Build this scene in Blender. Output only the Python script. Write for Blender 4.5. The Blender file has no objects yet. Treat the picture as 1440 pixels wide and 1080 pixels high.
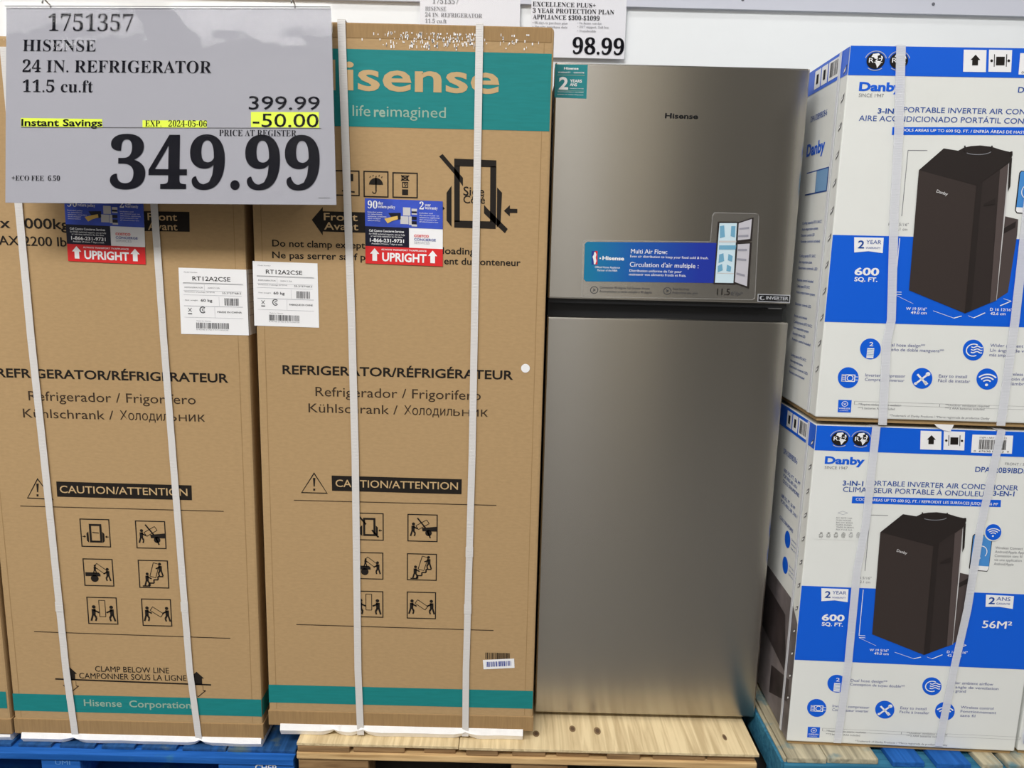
import bpy, bmesh, math, random
from mathutils import Vector, Matrix
random.seed(4)
S = bpy.context.scene
COL = S.collection

# ---------------------------------------------------------------- camera, world, lamps, exposure
FPX, PITCH, ROLL, CAMH = 1082.0, math.radians(10.0), math.radians(1.4), 1.42
_fw = Vector((0, math.cos(PITCH), -math.sin(PITCH)))
_up0 = Vector((0, math.sin(PITCH), math.cos(PITCH)))
_rt0 = Vector((1, 0, 0))
RT = _rt0*math.cos(ROLL) + _up0*math.sin(ROLL)
UP = _up0*math.cos(ROLL) - _rt0*math.sin(ROLL)
EYE = Vector((0, 0, CAMH))
cam = bpy.data.cameras.new('camera')
cam.sensor_fit = 'HORIZONTAL'; cam.sensor_width = 36.0; cam.lens = FPX*36.0/1440.0
cam.clip_start = 0.02
camo = bpy.data.objects.new('camera', cam); COL.objects.link(camo)
M = Matrix((RT, UP, -_fw)).transposed().to_4x4(); M.translation = EYE
camo.matrix_world = M
S.camera = camo

W = bpy.data.worlds.new('warehouse_air'); S.world = W; W.use_nodes = True
W.node_tree.nodes['Background'].inputs[0].default_value = (0.93, 0.96, 1.0, 1)
W.node_tree.nodes['Background'].inputs[1].default_value = 0.30

def area(name, loc, sx, sy, power, rot=(0, 0, 0), col=(1, 0.98, 0.955)):
    l = bpy.data.lights.new(name, 'AREA'); l.shape = 'RECTANGLE'; l.size = sx; l.size_y = sy
    l.energy = power; l.color = col
    o = bpy.data.objects.new(name, l); COL.objects.link(o); o.location = loc; o.rotation_euler = rot
    return o
# rows of ceiling high-bay lamps over the aisle
area('ceiling_lamp', (-1.5, -2.4, 5.4), 3.0, 1.4, 500)
area('ceiling_lamp', (4.6, -2.0, 5.4), 3.0, 1.4, 190)
area('ceiling_lamp', (-5.0, -2.4, 5.4), 3.0, 1.4, 260)
area('ceiling_lamp', (-0.6, 0.9, 5.4), 3.0, 0.5, 70)

S.view_settings.view_transform = 'Standard'; S.view_settings.look = 'None'
S.view_settings.gamma = 1.0; S.view_settings.use_curve_mapping = False
S.view_settings.exposure = -0.56

# ---------------------------------------------------------------- helpers
def lin(c):
    return tuple(((v/255.0)/12.92 if v/255.0 <= 0.04045 else (((v/255.0)+0.055)/1.055)**2.4) for v in c)
MATS = {}
def mat(name, rgb, rough=0.6, metal=0.0, spec=0.4, alpha=1.0, noise=None, bump=None, coat=0.0):
    """noise=(scale xyz, amount); bump=(scale xyz, strength)"""
    if name in MATS: return MATS[name]
    m = bpy.data.materials.new(name); m.use_nodes = True
    nt = m.node_tree; N = nt.nodes; L = nt.links
    b = N['Principled BSDF']
    c = lin(rgb)
    b.inputs['Base Color'].default_value = (*c, 1); b.inputs['Roughness'].default_value = rough
    b.inputs['Metallic'].default_value = metal; b.inputs['Specular IOR Level'].default_value = spec
    b.inputs['Alpha'].default_value = alpha; b.inputs['Coat Weight'].default_value = coat
    def noi(sc, detail=3.0):
        tc = N.new('ShaderNodeTexCoord'); mp = N.new('ShaderNodeMapping'); mp.inputs['Scale'].default_value = sc
        n = N.new('ShaderNodeTexNoise'); n.inputs['Scale'].default_value = 1.0; n.inputs['Detail'].default_value = detail
        L.new(tc.outputs['Object'], mp.inputs['Vector']); L.new(mp.outputs[0], n.inputs['Vector'])
        return n
    if noise:
        n = noi(noise[0]); r = N.new('ShaderNodeMapRange')
        r.inputs['From Min'].default_value = 0.3; r.inputs['From Max'].default_value = 0.7
        r.inputs['To Min'].default_value = 1-noise[1]; r.inputs['To Max'].default_value = 1+noise[1]
        mx = N.new('ShaderNodeVectorMath'); mx.operation = 'SCALE'; mx.inputs[0].default_value = c
        L.new(n.outputs['Fac'], r.inputs['Value']); L.new(r.outputs[0], mx.inputs['Scale'])
        L.new(mx.outputs[0], b.inputs['Base Color'])
    if bump:
        n = noi(bump[0]); bp = N.new('ShaderNodeBump'); bp.inputs['Strength'].default_value = bump[1]
        bp.inputs['Distance'].default_value = 0.002
        L.new(n.outputs['Fac'], bp.inputs['Height']); L.new(bp.outputs[0], b.inputs['Normal'])
    MATS[name] = m
    return m
CARD = mat('cardboard', (180, 150, 109), 0.8, spec=0.15, noise=((70, 70, 190), 0.045), bump=((60, 60, 200), 0.12))
CARDD = mat('cardboard_tray', (160, 130, 90), 0.8, spec=0.2, noise=((200, 200, 20), 0.08), bump=((180, 180, 10), 0.3))
KRAFTINK = mat('bare_cardboard_lettering', (198, 168, 124), 0.8, spec=0.2)
TEAL = mat('teal_print', (26, 130, 130), 0.65, spec=0.25, noise=((25, 25, 260), 0.06))
TEALTXT = mat('pale_teal_lettering', (150, 178, 160), 0.7)
INK = mat('black_print', (33, 28, 24), 0.7, spec=0.2)
INKTHIN = mat('brown_black_print', (62, 48, 36), 0.7, spec=0.2)
WHITE = mat('white_paper', (246, 246, 247), 0.5, spec=0.3)
FOAM = mat('white_foam_wrap', (252, 251, 250), 0.6, spec=0.3, noise=((40, 40, 40), 0.04), bump=((90, 90, 90), 0.3))
GREY = mat('grey_print', (130, 130, 135), 0.6)
LGREY = mat('light_grey_print', (186, 188, 194), 0.6)
DGREY = mat('dark_grey_print', (72, 72, 76), 0.6)
RED = mat('red_print', (222, 44, 46), 0.35, spec=0.4)
SBLUE = mat('sticker_blue', (56, 82, 190), 0.35, spec=0.4, noise=((18, 18, 18), 0.25))
NAVY = mat('sticker_navy', (14, 16, 40), 0.35, spec=0.4)
GOLD = mat('yellow_print', (224, 186, 96), 0.5)
SILV = mat('silver_print', (205, 203, 203), 0.5)
NBLUE = mat('navy_blue_print', (32, 58, 150), 0.5)
BLUE = mat('blue_print', (8, 96, 222), 0.4, spec=0.4)
BOXW = mat('glossy_white_card', (233, 235, 231), 0.38, spec=0.4, noise=((6, 6, 6), 0.015), bump=((5, 5, 30), 0.12))
BROWN = mat('dark_brown_print', (58, 49, 46), 0.45)
BROWNT = mat('darkest_brown_print', (41, 34, 32), 0.45)
BROWNS = mat('shaded_brown_print', (50, 42, 40), 0.45)
BROWNL = mat('light_brown_print', (86, 75, 73), 0.45)
BROWNM = mat('mid_brown_print', (78, 68, 66), 0.45)
SKYB = mat('phone_screen_print', (76, 146, 216), 0.4)
YEL = mat('yellow_marker', (214, 233, 52), 0.6)
SIGN = mat('lavender_white_card', (158, 158, 166), 0.7, spec=0.08)
SIGNINK = mat('sign_ink', (16, 16, 24), 0.8, spec=0.03)

def ribmat(name, rgb, alpha, rough):
    m = mat(name, rgb, rough, spec=0.5, alpha=alpha)
    nt = m.node_tree; N = nt.nodes; L = nt.links; b = N['Principled BSDF']
    tc = N.new('ShaderNodeTexCoord'); w = N.new('ShaderNodeTexWave'); w.bands_direction = 'Z'
    w.inputs['Scale'].default_value = 90; w.inputs['Distortion'].default_value = 1.0
    bp = N.new('ShaderNodeBump'); bp.inputs['Strength'].default_value = 0.25; bp.inputs['Distance'].default_value = 0.001
    L.new(tc.outputs['Object'], w.inputs['Vector']); L.new(w.outputs['Fac'], bp.inputs['Height']); L.new(bp.outputs[0], b.inputs['Normal'])
    return m
STRAP = ribmat('white_strapping', (232, 229, 226), 0.84, 0.4)
STRAPC = ribmat('clear_strapping', (240, 242, 248), 0.60, 0.3)
FILM = mat('clear_film', (235, 235, 235), 0.3, spec=0.3, alpha=0.04)
FILMEDGE = mat('clear_film_edge', (235, 235, 235), 0.3, spec=0.4, alpha=0.22)
def sleevemat():
    m = bpy.data.materials.new('clear_sleeve'); m.use_nodes = True
    N = m.node_tree.nodes; L = m.node_tree.links; N.remove(N['Principled BSDF'])
    a = N.new('ShaderNodeBsdfTransparent'); g = N.new('ShaderNodeBsdfGlossy'); g.inputs['Roughness'].default_value = 0.06
    tc = N.new('ShaderNodeTexCoord'); n = N.new('ShaderNodeTexNoise'); n.inputs['Scale'].default_value = 9.0
    bp = N.new('ShaderNodeBump'); bp.inputs['Strength'].default_value = 0.16; bp.inputs['Distance'].default_value = 0.01
    L.new(tc.outputs['Object'], n.inputs['Vector']); L.new(n.outputs['Fac'], bp.inputs['Height']); L.new(bp.outputs[0], g.inputs['Normal'])
    mx = N.new('ShaderNodeMixShader'); mx.inputs[0].default_value = 0.005
    L.new(a.outputs[0], mx.inputs[1]); L.new(g.outputs[0], mx.inputs[2]); L.new(mx.outputs[0], N['Material Output'].inputs['Surface'])
    return m
SLEEVE = sleevemat()
WIRE = mat('steel_wire', (150, 150, 152), 0.3, metal=1.0)

ORG = {}
def thing(name, label, cat, loc, group=None):
    o = bpy.data.objects.new(name, None); COL.objects.link(o); o.location = loc
    o.empty_display_size = 0.05
    o['label'] = label; o['category'] = cat
    if group: o['group'] = group
    ORG[o] = Vector(loc)
    return o
def add(name, verts, faces, m, parent=None, smooth=False):
    """verts in world space; a part's mesh is stored relative to its thing"""
    org = ORG[parent] if parent is not None else Vector((0, 0, 0))
    me = bpy.data.meshes.new(name)
    me.from_pydata([tuple(Vector(v)-org) for v in verts], [], faces)
    if smooth:
        for p in me.polygons: p.use_smooth = True
    me.materials.append(m); me.update()
    o = bpy.data.objects.new(name, me); COL.objects.link(o)
    if parent is not None: o.parent = parent; ORG[o] = org
    else: ORG[o] = org
    return o
def tag(o, label, cat, group=None):
    o['label'] = label; o['category'] = cat
    if group: o['group'] = group
    return o
def struct(o): o['kind'] = 'structure'; return o
def from_bm(name, bm, m, parent=None, smooth=False):
    v = [tuple(x.co) for x in bm.verts]
    for i, x in enumerate(bm.verts): x.index = i
    f = [[x.index for x in p.verts] for p in bm.faces]
    bm.free()
    return add(name, v, f, m, parent, smooth)
def bm_box(bm, x0, x1, y0, y1, z0, z1, bev=0.0, xf=None):
    r = bmesh.ops.create_cube(bm, size=1.0)
    vs = r['verts']
    for v in vs: v.co = Vector((x0+(v.co.x+.5)*(x1-x0), y0+(v.co.y+.5)*(y1-y0), z0+(v.co.z+.5)*(z1-z0)))
    if bev:
        es = list({e for v in vs for e in v.link_edges})
        g = bmesh.ops.bevel(bm, geom=es, offset=bev, segments=2, affect='EDGES', profile=0.6)
    return bm
def box(name, x0, x1, y0, y1, z0, z1, m, parent=None, bev=0.0):
    bm = bmesh.new(); bm_box(bm, x0, x1, y0, y1, z0, z1, bev)
    return from_bm(name, bm, m, parent)
def tube(name, pts, r, m, parent=None, n=8):
    V = []; F = []
    pts = [Vector(p) for p in pts]
    for i, p in enumerate(pts):
        d = (pts[min(i+1, len(pts)-1)]-pts[max(i-1, 0)]).normalized()
        a = d.orthogonal().normalized(); b = d.cross(a)
        if i and True:
            a = (pa - d*pa.dot(d)).normalized(); b = d.cross(a)
        pa = a
        for k in range(n):
            t = 2*math.pi*k/n; V.append(p+a*math.cos(t)*r+b*math.sin(t)*r)
    for i in range(len(pts)-1):
        for k in range(n):
            F.append([i*n+k, i*n+(k+1) % n, (i+1)*n+(k+1) % n, (i+1)*n+k])
    F.append(list(range(n))[::-1]); F.append([(len(pts)-1)*n+k for k in range(n)])
    return add(name, V, F, m, parent, True)

# --- lettering -------------------------------------------------
_caps = {}
def serif(s):
    o = ''
    for c in s:
        if 'A' <= c <= 'Z': o += chr(0x1D400+ord(c)-65)
        elif 'a' <= c <= 'z': o += chr(0x1D41A+ord(c)-97)
        elif '0' <= c <= '9': o += chr(0x1D7CE+ord(c)-48)
        else: o += c
    return o
def glyphs(s, bold=0.0, space=1.0):
    c = bpy.data.curves.new('lettering', 'FONT'); c.body = s; c.offset = bold; c.size = 1.0
    c.resolution_u = 3; c.space_character = space
    o = bpy.data.objects.new('lettering', c)
    me = bpy.data.meshes.new_from_object(o)
    V = [tuple(v.co) for v in me.vertices]; F = [list(p.vertices) for p in me.polygons]
    bpy.data.objects.remove(o); bpy.data.curves.remove(c); bpy.data.meshes.remove(me)
    return V, F
def capheight(ser, bold):
    k = (ser, bold)
    if k not in _caps:
        V, F = glyphs(serif('H') if ser else 'H', bold)
        _caps[k] = max(v[1] for v in V)-min(v[1] for v in V)
    return _caps[k]

class Face:
    """a flat surface of the place: origin, right and up axes; lays print on it"""
    def __init__(s, org, u, v=(0, 0, 1), step=0.0005):
        s.o = Vector(org); s.u = Vector(u).normalized(); s.v = Vector(v).normalized()
        s.n = s.u.cross(s.v).normalized(); s.step = step
    def uv(s, p):                       # measured photograph point -> metres on this surface
        d = _fw + RT*((p[0]-720)/FPX) - UP*((p[1]-540)/FPX)
        t = (s.o-EYE).dot(s.n)/d.dot(s.n)
        q = EYE+d*t-s.o
        return (q.dot(s.u), q.dot(s.v))
    def w(s, uv, lay=1):
        return s.o+s.u*uv[0]+s.v*uv[1]+s.n*(s.step*lay)
    def polys(s, name, ps, m, parent, lay=1):        # list of polygons in (u, v) metres
        V = []; F = []
        for p in ps:
            F.append(list(range(len(V), len(V)+len(p)))); V += [s.w(q, lay) for q in p]
        o = add(name, V, F, m, parent)
        me = o.data; bm = bmesh.new(); bm.from_mesh(me)
        for f in bm.faces:
            f.normal_update()
            if f.normal.dot(s.n) < 0: f.normal_flip()
        bmesh.ops.triangulate(bm, faces=[f for f in bm.faces if len(f.verts) > 4])
        bm.to_mesh(me); bm.free()
        return o
    def ppolys(s, name, ps, m, parent, lay=1):       # the same, measured in photograph points
        return s.polys(name, [[s.uv(q) for q in p] for p in ps], m, parent, lay)
    def text(s, name, body, a, b, cap, m, parent, lay=2, bold=0.0, ser=False, tilt=False, space=1.0, fit=True):
        """a, b: measured ends of the baseline; cap: measured capital height"""
        ua = s.uv(a); ub = s.uv(b); uc = s.uv((a[0], a[1]-cap))
        h = uc[1]-ua[1]
        return s.mtext(name, body, ua, ub, h, m, parent, lay, bold, ser, tilt, space)
    def mtext(s, name, body, ua, ub, h, m, parent, lay=2, bold=0.0, ser=False, tilt=False, space=1.0):
        fat = 0.0
        if 'M' in body and bold and not ser: fat, bold = bold, 0.0     # the outline offset spoils a capital M: thicken it by doubling
        V, F = glyphs(serif(body) if ser else body, bold, space)
        if not V: return None
        if fat:
            n = len(V); V = [(v[0]-fat*.8, v[1], v[2]) for v in V]+[(v[0]+fat*.8, v[1], v[2]) for v in V]; F = F+[[i+n for i in f] for f in F]
        ch = capheight(ser, bold)
        x0 = min(v[0] for v in V); x1 = max(v[0] for v in V)
        W_ = math.hypot(ub[0]-ua[0], ub[1]-ua[1]) if tilt else ub[0]-ua[0]
        sx = W_/(x1-x0); sy = h/ch
        if tilt:
            t = math.atan2(ub[1]-ua[1], ub[0]-ua[0]); base = ua
        else:
            t = 0; base = (ua[0], (ua[1]+ub[1])/2)
        ct, st = math.cos(t), math.sin(t)
        P = []
        for i_, v in enumerate(V):
            x = (v[0]-x0)*sx; y = v[1]*sy
            P.append(s.w((base[0]+x*ct-y*st, base[1]+x*st+y*ct), lay+(.3 if fat and i_ >= len(V)//2 else 0)))
        return add(name, P, F, m, parent)

class Ink:
    """collects flat shapes in a unit square (y down) stretched over a measured quad of a Face"""
    def __init__(s, face, q):
        s.f = face; s.P = []
        c = [face.uv(p) for p in q]
        if len(c) == 2: c = [c[0], (c[1][0], c[0][1]), c[1], (c[0][0], c[1][1])]
        s.c = c
    def m(s, x, y):
        a, b, c, d = s.c
        return tuple(a[i]*(1-x)*(1-y)+b[i]*x*(1-y)+c[i]*x*y+d[i]*(1-x)*y for i in (0, 1))
    def poly(s, *pts): s.P.append([s.m(*p) for p in pts]); return s
    def rect(s, x0, y0, x1, y1): return s.poly((x0, y0), (x1, y0), (x1, y1), (x0, y1))
    def line(s, x0, y0, x1, y1, w=0.03):
        d = math.hypot(x1-x0, y1-y0) or 1; nx, ny = -(y1-y0)/d*w/2, (x1-x0)/d*w/2
        return s.poly((x0+nx, y0+ny), (x1+nx, y1+ny), (x1-nx, y1-ny), (x0-nx, y0-ny))
    def path(s, pts, w=0.03):
        for a, b in zip(pts, pts[1:]): s.line(*a, *b, w)
        return s
    def frame(s, x0, y0, x1, y1, w=0.03):
        return s.rect(x0, y0, x1, y0+w).rect(x0, y1-w, x1, y1).rect(x0, y0+w, x0+w, y1-w).rect(x1-w, y0+w, x1, y1-w)
    def disc(s, x, y, r, n=18, ry=None):
        ry = ry or r
        return s.poly(*[(x+r*math.cos(2*math.pi*k/n), y+ry*math.sin(2*math.pi*k/n)) for k in range(n)])
    def arc(s, x, y, r, a0, a1, w=0.03, n=12, ry=None):
        ry = ry or r
        pts = [(x+r*math.cos(math.radians(a0+(a1-a0)*k/n)), y+ry*math.sin(math.radians(a0+(a1-a0)*k/n))) for k in range(n+1)]
        return s.path(pts, w)
    def bars(s, x0, y0, x1, y1, n=28, seed=1):
        r = random.Random(seed); x = x0; dx = (x1-x0)/n
        while x < x1-dx*.3:
            w = dx*r.choice((.35, .5, .9, .6)); s.rect(x, y0, min(x+w, x1), y1); x += w+dx*r.choice((.3, .5, .8))
        return s
    def done(s, name, m, parent, lay=2): return s.f.polys(name, s.P, m, parent, lay)
    def text(s, name, body, x0, x1, y, h, m, parent, lay=3, bold=0.0, ser=False):
        a = s.m(x0, y); b = s.m(x1, y); c = s.m(x0, y-h)
        return s.f.mtext(name, body, a, b, math.hypot(c[0]-a[0], c[1]-a[1]), m, parent, lay, bold, ser, tilt=True)

def strap(face, pts, width, m, parent, lay=6, over=0.0, joints=()):
    """flat plastic band over a face, following measured centre points; 'over' folds it back over the top"""
    c = [face.uv(p) for p in pts]
    V = []; F = []
    rows = [face.w(q, lay) for q in c]
    if over: rows = [rows[0]-face.n*over] + rows
    th = face.n*0.0012
    top = Vector((0, 0, 0.0022))
    for i, p in enumerate(rows):
        h = face.u*(width/2)
        if over and i == 0: V += [p-h+top, p+h+top, p+h, p-h]
        elif over and i == 1: V += [p-h+th+top, p+h+th+top, p+h, p-h]
        else: V += [p-h+th, p+h+th, p+h, p-h]
    for i in range(len(rows)-1):
        a, b = i*4, i*4+4
        for k in range(4): F.append([a+k, a+(k+1) % 4, b+(k+1) % 4, b+k])
    F.append([0, 3, 2, 1]); e = (len(rows)-1)*4; F.append([e, e+1, e+2, e+3])
    o = add('strap', V, F, m, parent)
    for j in joints:
        u = face.uv(j); q = [(u[0]-width*.56, u[1]-.013), (u[0]+width*.56, u[1]-.013), (u[0]+width*.56, u[1]+.013), (u[0]-width*.56, u[1]+.013)]
        face.polys('weld_joint', [q], m, o, lay+4)
    return o

# ---------------------------------------------------------------- structure
flm = mat('concrete', (104, 103, 102), 0.55, noise=((3, 3, 3), 0.12), bump=((30, 30, 30), 0.1))
WALLM = mat('white_wall_board', (246, 250, 253), 0.55, spec=0.3, noise=((2, 2, 2), 0.012))
RAILM = mat('aluminium_channel', (212, 215, 228), 0.4, metal=0.0, spec=0.5)
struct(box('floor', -7, 7, -7, 3.2, -0.06, 0.0, flm))
wb = struct(box('wall_back', -7, 7, 2.70, 2.80, 0.0, 3.6, WALLM))
tr = struct(box('trim_1', -7, 7, 2.685, 2.702, 2.205, 2.30, RAILM))
for i in range(-9, 10):
    bm = bmesh.new(); bmesh.ops.create_cone(bm, cap_ends=True, segments=10, radius1=0.006, radius2=0.004, depth=0.004,
        matrix=Matrix.Translation((i*0.62+0.10, 2.684, 2.235)) @ Matrix.Rotation(math.pi/2, 4, 'X'))
    from_bm('screw', bm, mat('screw_steel', (120, 122, 130), 0.35, metal=0.6), tr)
wf = struct(box('wall_front', -7, 7, -3.4, -3.3, 0.0, 6.6, mat('aisle_wall', (150, 148, 144), 0.7)))  # unseen wall across the aisle, made tall to block world light from the steel
for a, b_, nm, c in ((.28, .74, 'white_reflection_panel', (252, 252, 252)), (.76, 1.36, 'tan_reflection_panel', (214, 206, 188)), (1.38, 6.8, 'dark_reflection_panel', (112, 109, 104))):  # unseen panels added for the refrigerator doors to reflect, bright to dark
    box('reflection_panel', a, b_, -3.3, -3.27, .0, 6.5, mat(nm, c, .7), wf)

# ---------------------------------------------------------------- shrink-free cardboard cartons
def man(k, x, y, h, flip=1, step=True):
    """little porter of a handling symbol, feet at (x, y)"""
    k.disc(x+flip*.02*h/.5, y-h*.92, h*.11)
    k.poly((x-flip*.1*h, y-h*.78), (x+flip*.14*h, y-h*.8), (x+flip*.12*h, y-h*.4), (x-flip*.1*h, y-h*.4))
    k.line(x, y-h*.72, x+flip*.34*h, y-h*.55, h*.1)
    k.line(x+flip*.04*h, y-h*.42, x+flip*.16*h, y-h*.2, h*.12); k.line(x+flip*.16*h, y-h*.2, x+flip*.1*h, y, h*.1)
    k.line(x-flip*.04*h, y-h*.42, x-flip*.16*h, y, h*.11)
def obox(k, cx, cy, w, h, ang, lw=.022):
    a = math.radians(ang); c, s_ = math.cos(a), math.sin(a)
    P = [(cx+x*c-y*s_, cy+x*s_+y*c) for x, y in ((-w/2, -h/2), (w/2, -h/2), (w/2, h/2), (-w/2, h/2), (-w/2, -h/2))]
    k.path(P, lw)
def icon(face, q, kind, parent):
    k = Ink(face, q); k.frame(0, 0, 1, 1, .035)
    if kind in ('clamp', 'noclamp'):
        k.frame(.3, .18, .72, .84, .07)
        for f in (0, 1):
            X = lambda v: 1-v if f else v
            k.poly((X(.27), .45), (X(.2), .52), (X(.2), .78), (X(.27), .85))
            k.line(X(.06), .63, X(.16), .63, .03); k.poly((X(.18), .63), (X(.12), .58), (X(.12), .68))
        if kind == 'noclamp': k.line(.18, .15, .4, .42, .06); k.line(.6, .62, .82, .88, .06)
        else: k.path([(.4, .48), (.62, .5)], .03)
    elif kind == 'drag':
        man(k, .18, .8, .48, 1); obox(k, .5, .38, .42, .16, -32)
        k.poly((.48, .5), (.97, .44), (.97, .62), (.5, .62)); k.disc(.7, .68, .11); k.line(.33, .14, .6, .5, .05); k.line(.66, .6, .76, .86, .05)
    elif kind == 'truck':
        man(k, .82, .8, .46, -1); obox(k, .58, .36, .42, .15, 38); man(k, .38, .55, .32, 1)
        k.poly((.06, .5), (.5, .5), (.56, .56), (.56, .64), (.06, .64)); k.disc(.36, .72, .13)
    elif kind == 'stairs':
        k.path([(.12, .93), (.36, .93), (.36, .82), (.5, .82), (.5, .7), (.64, .7), (.64, .58), (.82, .58)], .045)
        man(k, .27, .92, .46, 1); man(k, .74, .56, .46, -1); obox(k, .54, .36, .2, .5, 16)
    elif kind == 'carry':
        man(k, .2, .88, .56, 1); man(k, .82, .88, .56, -1); obox(k, .5, .42, .2, .6, 0)
    elif kind == 'lay':
        man(k, .16, .82, .52, 1); man(k, .86, .82, .52, -1); obox(k, .5, .48, .42, .16, 35)
    return k.done('handling_symbol', INK, parent, 1)

def upright_sticker(face, q, parent):
    st = Ink(face, q).rect(0, 0, 1, 1).done('transport_sticker', WHITE, parent, 3)
    Ink(face, q).rect(0, 0, 1, .425).done('blue_field', SBLUE, st, 4)
    Ink(face, q).rect(0, .425, .565, .73).done('navy_field', NAVY, st, 4)
    Ink(face, q).rect(0, .73, 1, 1).done('red_field', RED, st, 4)
    k = Ink(face, q)
    k.text('printed_text', '90', .035, .16, .15, .11, WHITE, st, 5, ser=True)
    k.text('printed_text', 'day', .17, .235, .085, .045, WHITE, st, 5, ser=True)
    k.text('printed_text', 'return policy', .17, .39, .14, .045, WHITE, st, 5, ser=True)
    k.text('printed_text', '2', .70, .755, .135, .11, WHITE, st, 5, ser=True)
    k.text('printed_text', 'year', .77, .845, .085, .045, WHITE, st, 5, ser=True)
    k.text('printed_text', 'warranty', .77, .935, .13, .045, WHITE, st, 5, ser=True)
    for i, wd in enumerate((.19, .19, .24, .17, .16)):
        Ink(face, q).text('printed_text', ['Extended policy', 'on televisions,', 'appliances, computers', 'and major', 'electronics'][i], .035, .035+wd, .215+i*.032, .018, WHITE, st, 5)
    for i, wd in enumerate((.17, .25, .26, .23, .24)):
        Ink(face, q).text('printed_text', ['Includes and', 'the second year on', 'televisions, appliances', 'and computers for', 'all electronics too'][i], .70, .70+wd, .20+i*.033, .018, WHITE, st, 5)
    # picture of appliances
    Ink(face, q).rect(.49, .115, .585, .24).rect(.455, .25, .56, .37).rect(.565, .25, .60, .38).rect(.60, .13, .67, .17).rect(.60, .2, .67, .22).rect(.60, .37, .67, .40).done('appliance_picture', SILV, st, 5)
    Ink(face, q).poly((.3, .21), (.46, .2), (.46, .3), (.36, .32)).done('appliance_picture', NAVY, st, 5)
    Ink(face, q).rect(.60, .17, .665, .2).rect(.60, .25, .665, .3).rect(.60, .32, .665, .37).done('appliance_picture', NAVY, st, 5)
    Ink(face, q).poly((.25, .3), (.34, .27), (.42, .25), (.425, .3), (.35, .33), (.29, .37)).done('appliance_picture', GOLD, st, 6)
    k.text('printed_text', 'Call Costco Concierge Services', .05, .50, .505, .035, WHITE, st, 5, bold=.02)
    k.text('printed_text', 'for FREE technical support, set-up help', .05, .51, .55, .026, WHITE, st, 5)
    k.text('printed_text', 'or warranty assistance by the team', .07, .48, .585, .026, WHITE, st, 5)
    k.text('printed_text', '1-866-231-9731', .06, .50, .66, .055, WHITE, st, 5, bold=.025)
    k.text('printed_text', 'Available 24 hours, 7 days a week', .08, .48, .70, .026, WHITE, st, 5)
    k.text('printed_text', 'COSTCO', .63, .82, .56, .038, RED, st, 5, bold=.03)
    k.text('printed_text', 'CONCIERGE', .63, .91, .615, .036, NBLUE, st, 5, bold=.01)
    k.text('printed_text', 'SERVICES', .63, .83, .665, .036, LGREY, st, 5)
    k.text('printed_text', 'ALWAYS TRANSPORT TV/APPLIANCE', .205, .79, .785, .025, WHITE, st, 5, bold=.02)
    k.text('printed_text', 'UPRIGHT', .215, .79, .95, .135, WHITE, st, 5, bold=.03)
    for X in (.12, .87):
        Ink(face, q).poly((X, .76), (X+.06, .845), (X+.03, .845), (X+.03, .955), (X-.03, .955), (X-.03, .845), (X-.06, .845)).done('up_arrow', WHITE, st, 5)
    return st

def model_label(face, q, parent, made, seed):
    lb = Ink(face, q).rect(0, 0, 1, 1).done('model_label', WHITE, parent, 2)
    k = Ink(face, q)
    k.text('printed_text', 'RT12A2CSE', .2, .76, .185, .062, INK, lb, 3, bold=.005)
    k.text('printed_text', 'Model Number', .08, .28, .07, .015, GREY, lb, 3)
    k.text('printed_text', 'REFRIGERATOR', .08, .35, .30, .02, GREY, lb, 3)
    k.text('printed_text', '220V/1.5A', .42, .60, .30, .02, GREY, lb, 3)
    k.text('printed_text', 'Dimensions of package (W*D*H)', .08, .52, .365, .018, GREY, lb, 3)
    k.text('printed_text', '25.2*27*68.5', .63, .91, .375, .025, DGREY, lb, 3)
    k.text('printed_text', 'Net weight', .08, .27, .49, .018, GREY, lb, 3)
    k.text('printed_text', '60 kg', .31, .48, .50, .04, DGREY, lb, 3, bold=.015)
    k.text('printed_text', made, .55, .91, .665, .026, DGREY, lb, 3, bold=.01)
    g = Ink(face, q).frame(.06, .22, .94, .235, .004)
    for y in (.22, .335, .4): g.rect(.06, y, .92, y+.004)
    g.rect(.06, .565, .93, .573).rect(.06, .74, .93, .744).rect(.37, .235, .373, .33).rect(.58, .42, .583, .56).rect(.51, .58, .513, .74)
    g.done('label_rule', LGREY, lb, 3)
    Ink(face, q).bars(.66, .44, .87, .55, 16, seed).done('barcode', DGREY, lb, 3)
    Ink(face, q).bars(.23, .82, .71, .91, 34, seed+1).done('barcode', DGREY, lb, 3)
    k.text('printed_text', 'Made for Hisense', .24, .45, .80, .014, GREY, lb, 3)
    k.text('printed_text', '8 42100 51763 9 RT12A2CSE', .23, .7, .935, .015, GREY, lb, 3)
    c = Ink(face, q); c.arc(.335, .625, .042, 40, 320, .014, ry=.045); c.arc(.345, .625, .018, 40, 320, .01); c.done('approval_mark', DGREY, lb, 3)
    c = Ink(face, q); c.line(.12, .6, .17, .66, .008).line(.17, .6, .12, .66, .008).rect(.115, .68, .175, .695); c.done('bin_mark', DGREY, lb, 3)
    return lb

def cyr(face, a, b, cap, m, parent):
    """Kuehlschrank / Holodilnik line laid out between the two measured baseline ends"""
    def P(t): return (a[0]+(b[0]-a[0])*t, a[1]+(b[1]-a[1])*t)
    def seg(s, t0, t1, cf=1.0, bold=0.0):
        face.text('printed_text', s, P(t0), P(t1), cap*cf, m, parent, 1, bold=bold)
    seg('Kühlschrank /', 0, .497)
    seg('Холодил', .533, .80); seg('b', .807, .845, .76); seg('H', .856, .90, .73); seg('ик', .911, 1.0)

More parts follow.
